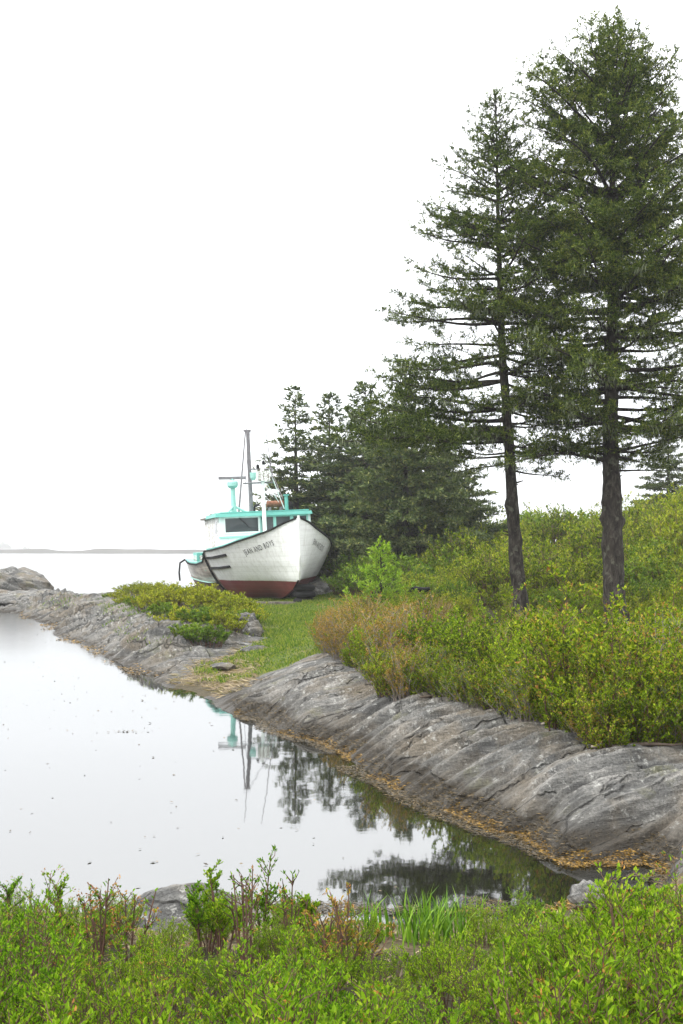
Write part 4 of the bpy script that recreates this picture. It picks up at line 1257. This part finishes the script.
# ------------------------------------------------------------------ shrub builds
TH_ = Scatter([
    shrub_proto('bank_shrub', shrub(101, .90, 1.2, 40, 12, (.033, .0165), 17, .06, .4, .2, .10), 'leaf_bank'),
    shrub_proto('bank_shrub', shrub(102, .86, 1.1, 36, 12, (.033, .018), 17, .06, .5, .2), 'leaf_bank_green'),
    shrub_proto('russet_shrub', shrub(103, .84, .95, 36, 9, (.028, .014), 12, .15, .4, .3, .25), 'leaf_russet', 'twig_grey'),
    shrub_proto('bank_shrub', shrub(104, .86, 1.15, 38, 11, (.032, .0155), 13, .15, .3, .3, .3), 'leaf_bank', 'twig_grey'),
])
HI_ = Scatter([
    shrub_proto('hill_shrub', shrub(111, 1.25, 2.1, 46, 8, (.085, .040), 11, .3, .3, .15, simple=True, twig_r=.007), 'leaf_hill'),
    shrub_proto('hill_shrub', shrub(112, 1.15, 2.3, 46, 8, (.090, .044), 11, .3, .3, .1, simple=True, twig_r=.007), 'leaf_hill_dark'),
    shrub_proto('hill_shrub', shrub(113, 1.45, 1.9, 46, 8, (.080, .038), 11, .3, .3, .25, simple=True, twig_r=.007), 'leaf_hill'),
])
NE_ = Scatter([
    shrub_proto('near_shrub', shrub(121, .50, .58, 30, 8, (.016, .0062), 20, .35, .3, .25, twig_r=.0026, lift=.75), 'leaf_near'),
    shrub_proto('near_shrub', shrub(122, .44, .62, 32, 8, (.014, .0056), 20, .35, .3, .2, twig_r=.0026, lift=.75), 'leaf_near_b'),
    shrub_proto('budding_shrub', shrub(123, .52, .52, 26, 7, (.017, .0064), 10, .40, .4, .4, .5, twig_r=.0026, lift=.75), 'leaf_near'),
    shrub_proto('near_shrub', shrub(124, .46, .60, 30, 8, (.021, .0085), 13, .30, .3, .2, .06, twig_r=.0026, lift=.7), 'leaf_near_b'),
])
JU_ = Scatter([
    shrub_proto('juniper', shrub(131, .42, 1.15, 40, 9, (.050, .016), 14, .25, .2, .15, simple=True, spread=.6), 'leaf_juniper'),
    shrub_proto('juniper', shrub(132, .36, 1.0, 36, 9, (.055, .018), 14, .25, .2, .15, simple=True, spread=.6), 'leaf_hill_dark'),
])

# thicket on the bank above the ledge
EDGE_Q = [318, 336, 393, 440, 462, 545, 599, 683, 900]
EDGE_D = [16.6, 15.5, 11.9, 11.4, 11.05, 9.8, 8.75, 8.6, 8.9]
pts = []
def far_enough(x, y, gap): return all((x - a) ** 2 + (y - b) ** 2 > gap * gap for a, b in pts)
cand = 0
while cand < 6000:
    cand += 1
    q = rnd.uniform(322, 880); e = np.interp(q, EDGE_Q, EDGE_D)
    D = e + .22 + (rnd.random() ** 1.6) * (24 - e)
    x, y = P(q, D, 0)[:2]
    if q < 352 and D > 19: continue
    if not far_enough(x, y, .58 + .022 * (D - 8)): continue
    if any((x - a) ** 2 + (y - b) ** 2 < .5 for a, b in ((xR, yR), (xL, yL))): continue
    pts.append((x, y))
    russet = max(0.04, 1 - (q - 330) / 140) * .9 if D < 18 else (.55 if q < 470 else .10)
    r = rnd.random()
    far_k = np.interp(D, [9, 13, 17], [1.08, .86, .64])
    if r < russet:
        TH_.put(2, x, y, 'russet leaved shrub on the bank, orange brown among green neighbours', 'shrub', 'russet shrubs on the bank', rnd.uniform(.65, 1.12) * (1.0 if q > 352 else .75) * far_k)
    elif r < russet + (1 - russet) * .36:
        TH_.put(1, x, y, 'fresh green shrub in the thicket on top of the rock ledge', 'shrub', 'green shrubs on the bank', rnd.uniform(.68, 1.14) * far_k)
    else:
        TH_.put(rnd.choice((0, 3, 0)), x, y, 'olive and yellow leaved shrub in the thicket on top of the rock ledge', 'shrub', 'olive shrubs on the bank', rnd.uniform(.68, 1.16) * far_k)
n_thick = len(pts)
for k in range(46):                                    # a low fringe hanging over the ledge
    q = 330 + k * 9.2 + rnd.uniform(-4, 4); D = np.interp(q, EDGE_Q, EDGE_D) + rnd.uniform(-.06, .16)
    x, y = P(q, D, 0)[:2]
    pk = 2 if rnd.random() < max(.05, 1 - (q - 330) / 90) * .7 else rnd.choice((0, 1, 3))
    TH_.put(pk, x, y, 'low tangled shrub hanging over the upper edge of the rock ledge', 'shrub', 'low shrubs along the ledge edge', rnd.uniform(.45, .75), .08)
for q, D in ((326, 16.9), (334, 16.2), (342, 15.6), (352, 15.0), (350, 16.6), (362, 14.4), (366, 16.0), (376, 14.2), (386, 13.0), (384, 15.4), (398, 13.6), (402, 15.0), (338, 18.0), (356, 18.4), (376, 18.0), (396, 17.6), (414, 14.6), (418, 17.0)):
    x, y = P(q, D, 0)[:2]
    TH_.put(2, x, y, 'russet leaved shrub at the seaward end of the bank thicket', 'shrub', 'russet shrubs at the seaward end', rnd.uniform(.62, .95))
# the hill behind the trunks
cand = 0
while cand < 5000:
    cand += 1
    q = rnd.uniform(455, 770); D = 24.5 + (rnd.random() ** 1.3) * 28
    x, y = P(q, D, 0)[:2]
    if q < 480 and D < 31: continue
    if not far_enough(x, y, 1.22 + .02 * (D - 24)): continue
    pts.append((x, y))
    k = 1 if fbm(np.array([x * .22]), np.array([y * .22]), 2, 77)[0] > .02 else rnd.choice((0, 2))
    HI_.put(k, x, y, ('bright yellow green shrub on the hill behind the trunks', 'dark green shrub on the hill behind the trunks', 'bright yellow green shrub on the hill behind the trunks')[k], 'shrub',
            ('yellow green hill shrubs', 'dark green hill shrubs', 'yellow green hill shrubs')[k], rnd.uniform(.65, 1.35), .1)
# greenery under the broad spruce and beside the bow
for q, D, k, s in ((352, 29.5, 1, .7), (366, 30.5, 1, .9), (398, 30, 1, .9), (412, 31, 1, .8), (432, 31.5, 0, .85), (450, 31, 1, .9), (466, 33, 0, .9), (340, 31, 1, .55), (425, 28, 1, .7), (445, 27, 0, .7), (386, 33, 1, 1.0), (358, 33.5, 1, 1.0), (478, 29, 0, .8), (405, 25, 0, .55), (425, 24.5, 1, .6), (441, 25.5, 0, .6), (415, 27, 0, .6), (456, 24.5, 1, .6), (395, 26, 1, .5), (470, 26.5, 0, .65), (462, 22.5, 0, .5), (435, 22.6, 0, .45), (410, 22.8, 1, .45)):
    x, y = P(q, D, 0)[:2]
    HI_.put(k, x, y, 'leafy green shrub growing under the broad bushy spruce', 'shrub', 'shrubs under the broad spruce', s)
for q, D, k, s in ((640, 22.8, 0, .6), (660, 23.2, 1, .65), (676, 22.2, 0, .6), (694, 23.5, 0, .7), (628, 24, 1, .65), (606, 24.5, 0, .65), (580, 24, 0, .6), (555, 23.6, 1, .6), (530, 24.4, 0, .65), (505, 23.8, 0, .6), (712, 22.4, 1, .6), (650, 20.8, 0, .5), (684, 20.4, 0, .5), (668, 25.2, 0, .8), (646, 25.4, 0, .8), (640, 27.5, 0, .8), (660, 28, 1, .9), (625, 28.5, 0, .8), (650, 30, 0, .8), (676, 27.5, 0, .8), (632, 26.2, 1, .7)):
    x, y = P(q, D, 0)[:2]
    HI_.put(k, x, y, 'leafy shrub at the foot of the hill just behind the two tall trunks', 'shrub', 'shrubs at the foot of the hill', s)
# junipers and low plants on the headland
for q, D, k, s in ((150, 24.5, 0, .85), (172, 24.5, 0, 1.0), (192, 25, 0, 1.0), (212, 24, 0, 1.0), (232, 23.2, 0, .95), (247, 22.6, 0, .75), (165, 22.4, 1, .8), (185, 21.6, 0, .9), (200, 21.0, 1, .95), (208, 19.6, 1, .9), (222, 20.8, 0, .9),
                   (238, 21.6, 1, .8), (190, 19.9, 1, .8), (205, 27, 0, .9), (182, 27.5, 1, .8), (160, 26.5, 0, .7), (137, 25.6, 1, .6), (226, 26, 0, .8), (240, 25, 0, .7), (125, 27.5, 0, .5), (118, 29.5, 0, .45), (132, 30, 0, .6), (146, 29, 0, .7), (158, 31, 0, .7), (172, 31, 0, .7), (108, 31, 1, .35), (140, 33, 0, .6), (124, 33, 0, .5), (180, 34, 0, .6)):
    x, y = P(q, D, 0)[:2]
    if k == 0: JU_.put(0, x, y, 'low yellow green juniper spreading over the headland rock below the boat', 'shrub', 'yellow green junipers on the headland', s * 1.15, .05)
    else: JU_.put(1, x, y, 'low dark green juniper on the headland rock below the boat', 'shrub', 'dark green junipers on the headland', s * 1.15, .05)
# near bank
npts = []
cand = 0
while cand < 9000:
    cand += 1
    D = 2.0 + rnd.random() * 3.75
    q = rnd.uniform(-190, 990)
    x, y = P(q, D, 0)[:2]
    if D > 5.0 and (330 < q < 470): continue
    if D > 4.55 and (355 < q < 470): continue
    if D > 4.85 and (110 < q < 282 or 560 < q < 620): continue
    gap = .19 + .022 * D
    if any((x - a) ** 2 + (y - b) ** 2 < gap * gap for a, b in npts): continue
    npts.append((x, y))
    nz = fbm(np.array([x * 1.1]), np.array([y * 1.1]), 2, 91)[0]
    k = 2 if (nz > .16 and rnd.random() < .7) else (rnd.choice((0, 0, 3)) if nz > -.1 else rnd.choice((1, 1, 3)))
    top = np.interp(q, [-200, 0, 85, 125, 265, 340, 420, 490, 560, 620, 690, 900], [880, 893, 895, 926, 930, 928, 934, 926, 912, 898, 880, 870])
    zt = EYE - (top - HORIZ) * D / F_PX
    g_ = gz(x, y)
    h = (.50, .44, .56, .46)[k]
    s = min(1.05, max(.42, (zt - g_) / h)) * rnd.uniform(.62, 1.12)
    lab = {0: 'bright green leafy shrub growing on the near bank', 3: 'yellow green leafy shrub growing on the near bank', 1: 'yellow green leafy shrub growing on the near bank', 2: 'green shrub with russet buds growing on the near bank'}[k]
    NE_.put(k, x, y, lab, 'shrub', {0: 'bright green near shrubs', 1: 'yellow green near shrubs', 3: 'yellow green near shrubs', 2: 'budding near shrubs'}[k], s, .02)
cand = 0; fpts = []
while cand < 5000:
    cand += 1
    D = 2.0 + rnd.random() * 3.1; q = rnd.uniform(-120, 800)
    x, y = P(q, D, 0)[:2]
    if D > 4.5 and 355 < q < 470: continue
    if any((x - a) ** 2 + (y - b) ** 2 < .026 for a, b in npts) or any((x - a) ** 2 + (y - b) ** 2 < .10 for a, b in fpts): continue
    fpts.append((x, y))
    NE_.put(1, x, y, 'low yellow green plant filling a gap between taller shrubs on the near bank', 'shrub', 'low plants on the near bank', rnd.uniform(.4, .6), .03)
for s_ in (TH_, HI_, NE_, JU_): s_.clean()

# taller saplings standing above the near shrubs
def sapling(seed, H, leaf, nl, bare=False, bud=None):
    return shrub(seed, H, H * .5, 5, 11, leaf, nl, .38, .25, .3, bud, .0035, .25, lift=.8)
SAP = [(205, 4.75, 856, 'leafy sapling with fresh green top, seaward one before the speckled rock'), (222, 4.7, 860, 'leafy sapling with dense green top before the speckled rock'), (262, 4.8, 868, 'thin sapling with a few leaves at the inner end of the speckled rock'),
       (312, 4.8, 884, 'bushy sapling standing against the pale water between rock and grass clump'), (18, 4.6, 884, 'leafy sapling at the seaward corner of the near bank'), (70, 4.5, 884, 'upright sapling with green sprays on the near bank'),
       (640, 4.7, 868, 'leafy sapling rising over the near bank beside the pale broken stone'), (676, 4.4, 866, 'leafy sapling at the inland corner of the near bank'), (607, 4.9, 880, 'low leafy sapling directly behind the pale broken stone')]
for q, (px, D, top, lab) in enumerate(SAP):
    x, y = P(px, D, 0)[:2]; g_ = gz(x, y)
    H = EYE - (top - HORIZ) * D / F_PX - g_
    o = shrub_proto('sapling', sapling(140 + q, H, (.017, .008), 26 if q != 2 else 12), ('leaf_near', 'leaf_near_b')[q % 2])
    o.location = (x, y, g_ - .02); tag(o, lab, 'sapling')
RUS = [(98, 4.5, 874, 'russet budded stems, seaward bunch on the near bank'), (128, 4.5, 880, 'russet budded stems beside the seaward end of the speckled rock'), (245, 4.4, 868, 'bare dark twigs with a few russet buds before the speckled rock'), (290, 4.7, 876, 'bare forked twigs standing against the pale water'),
       (325, 4.6, 890, 'bare branching twigs beside the reddish low growth')]
for q, (px, D, top, lab) in enumerate(RUS):
    x, y = P(px, D, 0)[:2]; g_ = gz(x, y)
    H = EYE - (top - HORIZ) * D / F_PX - g_
    o = shrub_proto('budding_shrub', shrub(160 + q, H, H * .55, 7, 6, (.022, .009), 1 if q > 1 else 3, .4, .2, .4, .8 if q < 2 else .25, .004, .3), 'leaf_near', 'twig')
    o.location = (x, y, g_ - .02); tag(o, lab, 'shrub')
# russet low growth in the middle
o = None
for px, D, lab in ((345, 4.4, 'dry reddish low shrub behind the grass clump'), (598, 3.6, 'russet leafed low shrub on the inland part of the near bank')):
    x, y = P(px, D, 0)[:2]
    o = shrub_proto('russet_shrub', shrub(180 + px, .32, .45, 14, 6, (.016, .007), 7, .35, .3, .2, .7, lift=.7), 'leaf_russet', 'twig')
    o.location = (x, y, gz(x, y) - .02); tag(o, lab, 'shrub')

# ------------------------------------------------------------------ grass
def grassmat(name, a, b, c): return leafmat(name, [(0.0, a), (.6, b), (1.0, c)], .35, .5, .3)
M['grass'] = grassmat('lawn_blades', (.035, .075, .008), (.11, .185, .015), (.28, .28, .05))
M['iris'] = grassmat('iris_blades', (.04, .10, .006), (.10, .21, .012), (.20, .32, .025))
M['wrack'] = grassmat('dry_wrack_strands', (.09, .065, .035), (.22, .16, .09), (.36, .29, .18))
M['weed'] = leafmat('rockweed_fronds', [(0.0, (.03, .022, .008)), (.4, (.085, .047, .006)), (.75, (.22, .118, .009)), (1.0, (.32, .19, .018))], .2, .4, .45, 0)
M['weed_dark'] = leafmat('dark_rockweed', [(0.0, (.02, .016, .010)), (.6, (.06, .043, .018)), (1.0, (.14, .09, .025))], .15, .4, .45, 0)
def bladeset(name, pos, H, Wd, mat, lean=.35, seed=1, flat=False):
    R = np.random.default_rng(seed); n = len(pos)
    a = R.uniform(0, 6.28, n)
    d = np.stack([np.cos(a) * lean * R.uniform(.2, 1.6, n), np.sin(a) * lean * R.uniform(.2, 1.6, n), np.ones(n)], -1) if not flat else np.stack([np.cos(a), np.sin(a), R.uniform(-.05, .25, n)], -1)
    nr = unit(np.stack([np.sin(a), -np.cos(a), R.normal(0, .3, n)], -1)) if not flat else unit(np.array([0, 0, 1.]) + R.normal(0, .4, (n, 3)))
    V, F = blades(pos, d, nr, H * R.uniform(.5, 1.3, n), Wd * R.uniform(.7, 1.3, n), True)
    return link(name, mesh_from(name, V, [F], M[mat]))
def ground_pts(n, q0, q1, D0, D1, test, seed):
    R = np.random.default_rng(seed)
    q = R.uniform(q0, q1, n); D = np.sqrt(R.uniform(D0 * D0, D1 * D1, n))
    x = (q - 341.5) / F_PX * D
    z, ds, dh = full_z(x, D, True)
    k = test(x, D, z, np.maximum(ds, dh), q)
    return np.stack([x, D, z - .004], -1)[k]
p = ground_pts(70000, 195, 360, 15.5, 33, lambda x, y, z, d, q: (d < .006) & (z > .13 + .12 * fbm(x * 1.5, y * 1.5, 3, 3)), 5)
gh = .035 + .11 * np.clip(fbm(p[:, 0] * 2.2, p[:, 1] * 2.2, 3, 14) + .18, 0, 1)
tag(bladeset('lawn_grass', p, gh, .013, 'grass', .6, 6), kind='stuff')
p = ground_pts(14000, 165, 300, 14.5, 22, lambda x, y, z, d, q: (d < .03) & (z > .03) & (z < .24 + .15 * fbm(x * 1.5, y * 1.5, 3, 3)), 8)
tag(bladeset('dry_wrack', p, .16, .016, 'wrack', 1, 9, True), kind='stuff')
# tufts in the cracks of the headland and the ledge foot of the thicket
p = ground_pts(26000, 20, 262, 15.5, 33, lambda x, y, z, d, q: (d > 0) & (z > .28) & (fbm(x * .9, y * .9, 3, 44) > .30 - .16 * (q > 130) * (z > .62)), 18)
tag(bladeset('rock_tufts', p, .10, .016, 'grass', .6, 19), kind='stuff')
p = ground_pts(22000, 318, 800, 8.3, 20, lambda x, y, z, d, q: (d < .05) & (D_edge(q) < y) , 28) if False else None
# dead leaves and roots under the shrubs of the near bank
p = ground_pts(9000, -150, 850, 2.2, 6.0, lambda x, y, z, d, q: (z > .03), 38)
tag(bladeset('leaf_litter', p, .07, .010, 'wrack', 1, 39, True), kind='stuff')
# iris clump and other tall blades
def clump(name, label, px, D, n, H, Wd, spread, mat='iris', seed=1, cat='grass clump'):
    x, y = P(px, D, 0)[:2]; R = np.random.default_rng(seed)
    z0 = gz(x, y)
    base = R.normal(0, spread, (n, 2)); mb = []
    off = 0; V, F = [], []
    for b in base:
        h = H * R.uniform(.55, 1.1); a = R.uniform(0, 6.28); ln = R.uniform(.05, .55) * h; w_ = Wd * R.uniform(.7, 1.2)
        s = np.linspace(0, 1, 5)
        c = np.stack([b[0] + math.cos(a) * ln * s ** 2, b[1] + math.sin(a) * ln * s ** 2, h * s * (1 - .12 * s * s)], -1)
        sd_ = np.array([-math.sin(a + .5), math.cos(a + .5), 0]) * w_ * .5
        wd = np.array([.8, 1, .85, .5, .03])[:, None]
        V.append(np.concatenate([c - sd_ * wd, c + sd_ * wd]))
        i = np.arange(4); F.append(np.stack([i, i + 5, i + 6, i + 1], -1) + off); off += 10
    o = link(name, mesh_from(name, np.concatenate(V), [np.concatenate(F)], M[mat]))
    o.location = (x, y, z0 - .01)
    return tag(o, label, cat)
clump('grass_clump', 'thick clump of long bright green blades at the water edge', 427, 5.1, 190, .25, .010, .10, seed=3)
clump('grass_clump', 'small clump of green blades just seaward of the thick blade clump', 372, 5.2, 26, .20, .012, .05, seed=4)
clump('grass_clump', 'thin grass tuft between the thick blade clump and the pale broken stone', 480, 5.2, 60, .19, .006, .10, seed=5)
clump('grass_clump', 'fine grass tuft beside the pale broken stone', 540, 5.2, 70, .18, .005, .12, seed=6)
# ------------------------------------------------------------------ rockweed along the tide line
def weedpts(n, seed, thr, zlo, zhi, q0=235, q1=720, D0=6.0, D1=14.0, fs=1.6):
    return ground_pts(n, q0, q1, D0, D1, lambda x, y, z, d, q: (z > zlo) & (z < zhi) & (fbm(x * fs, y * fs * .6, 3, seed) > thr), seed)
p = weedpts(420000, 61, -.06, -.035, .045)
p[:, 2] = np.maximum(p[:, 2], .004) + .004
tag(bladeset('rockweed', p, .030, .008, 'weed', 1, 62, True), kind='stuff')
p = weedpts(260000, 63, -.12, -.10, .12)
p[:, 2] = np.maximum(p[:, 2], .003) + .003
tag(bladeset('dark_rockweed', p, .045, .006, 'weed_dark', 1, 64, True), kind='stuff')
p = ground_pts(30000, 20, 200, 15, 36, lambda x, y, z, d, q: (z > -.10) & (z < .06) & (fbm(x * 1.2, y * .5, 3, 71) > .12), 72)
p[:, 2] = np.maximum(p[:, 2], .004) + .004
tag(bladeset('headland_rockweed', p, .08, .02, 'weed', 1, 73, True), kind='stuff')
# loose scraps drifting on the calm water
R = np.random.default_rng(81)
n = 520
q = R.uniform(0, 480, n); D = np.sqrt(R.uniform(6.2 ** 2, 26 ** 2, n)); x = (q - 341.5) / F_PX * D
k = (base_z(x, D) < -.06)
p = np.stack([x, D, np.full(n, .004)], -1)[k]
c = np.array([at(121, 732, 0)] * 30) + np.stack([R.normal(0, .12, 30), R.normal(0, .03, 30), np.full(30, .006)], -1)
tag(bladeset('floating_weed', np.concatenate([p, c]), .035, .012, 'weed_dark', 1, 82, True), kind='stuff')

# ------------------------------------------------------------------ driftwood and roots at the foot of the thicket
for px, D, L, a, lab in ((560, 9.55, .34, .3, 'pale bleached stick at the foot of the thicket, seaward one'), (604, 8.6, .24, .2, 'bleached branch lying on the ledge under the overhanging shrubs'), (648, 8.5, .55, -.1, 'dark root lying along the top of the ledge'), (436, 11.35, .4, .6, 'thin bent root hanging at the thicket foot above the ledge crack')):
    x, y = P(px, D, 0)[:2]; z = gz(x, y)
    d = MB(); R = np.random.default_rng(int(px))
    s = np.linspace(-.5, .5, 7) * L
    pt = np.stack([s, R.normal(0, .018, 7).cumsum(), .02 + R.normal(0, .008, 7)], -1)
    d.tube(pt, [.010, .014, .016, .016, .013, .010, .006], 6)
    d.tube([pt[3], pt[3] + [.07, .05, .06], pt[3] + [.12, .06, .11]], [.010, .007, .004], 5)
    o = d.build('driftwood', plain('bleached_wood', (.22, .19, .155) if 'bleached' in lab else (.09, .07, .055), .9, .1, scale=18), None, True)
    o.location = (x, y, z + .01); o.rotation_euler = (0, 0, a); tag(o, lab, 'driftwood')
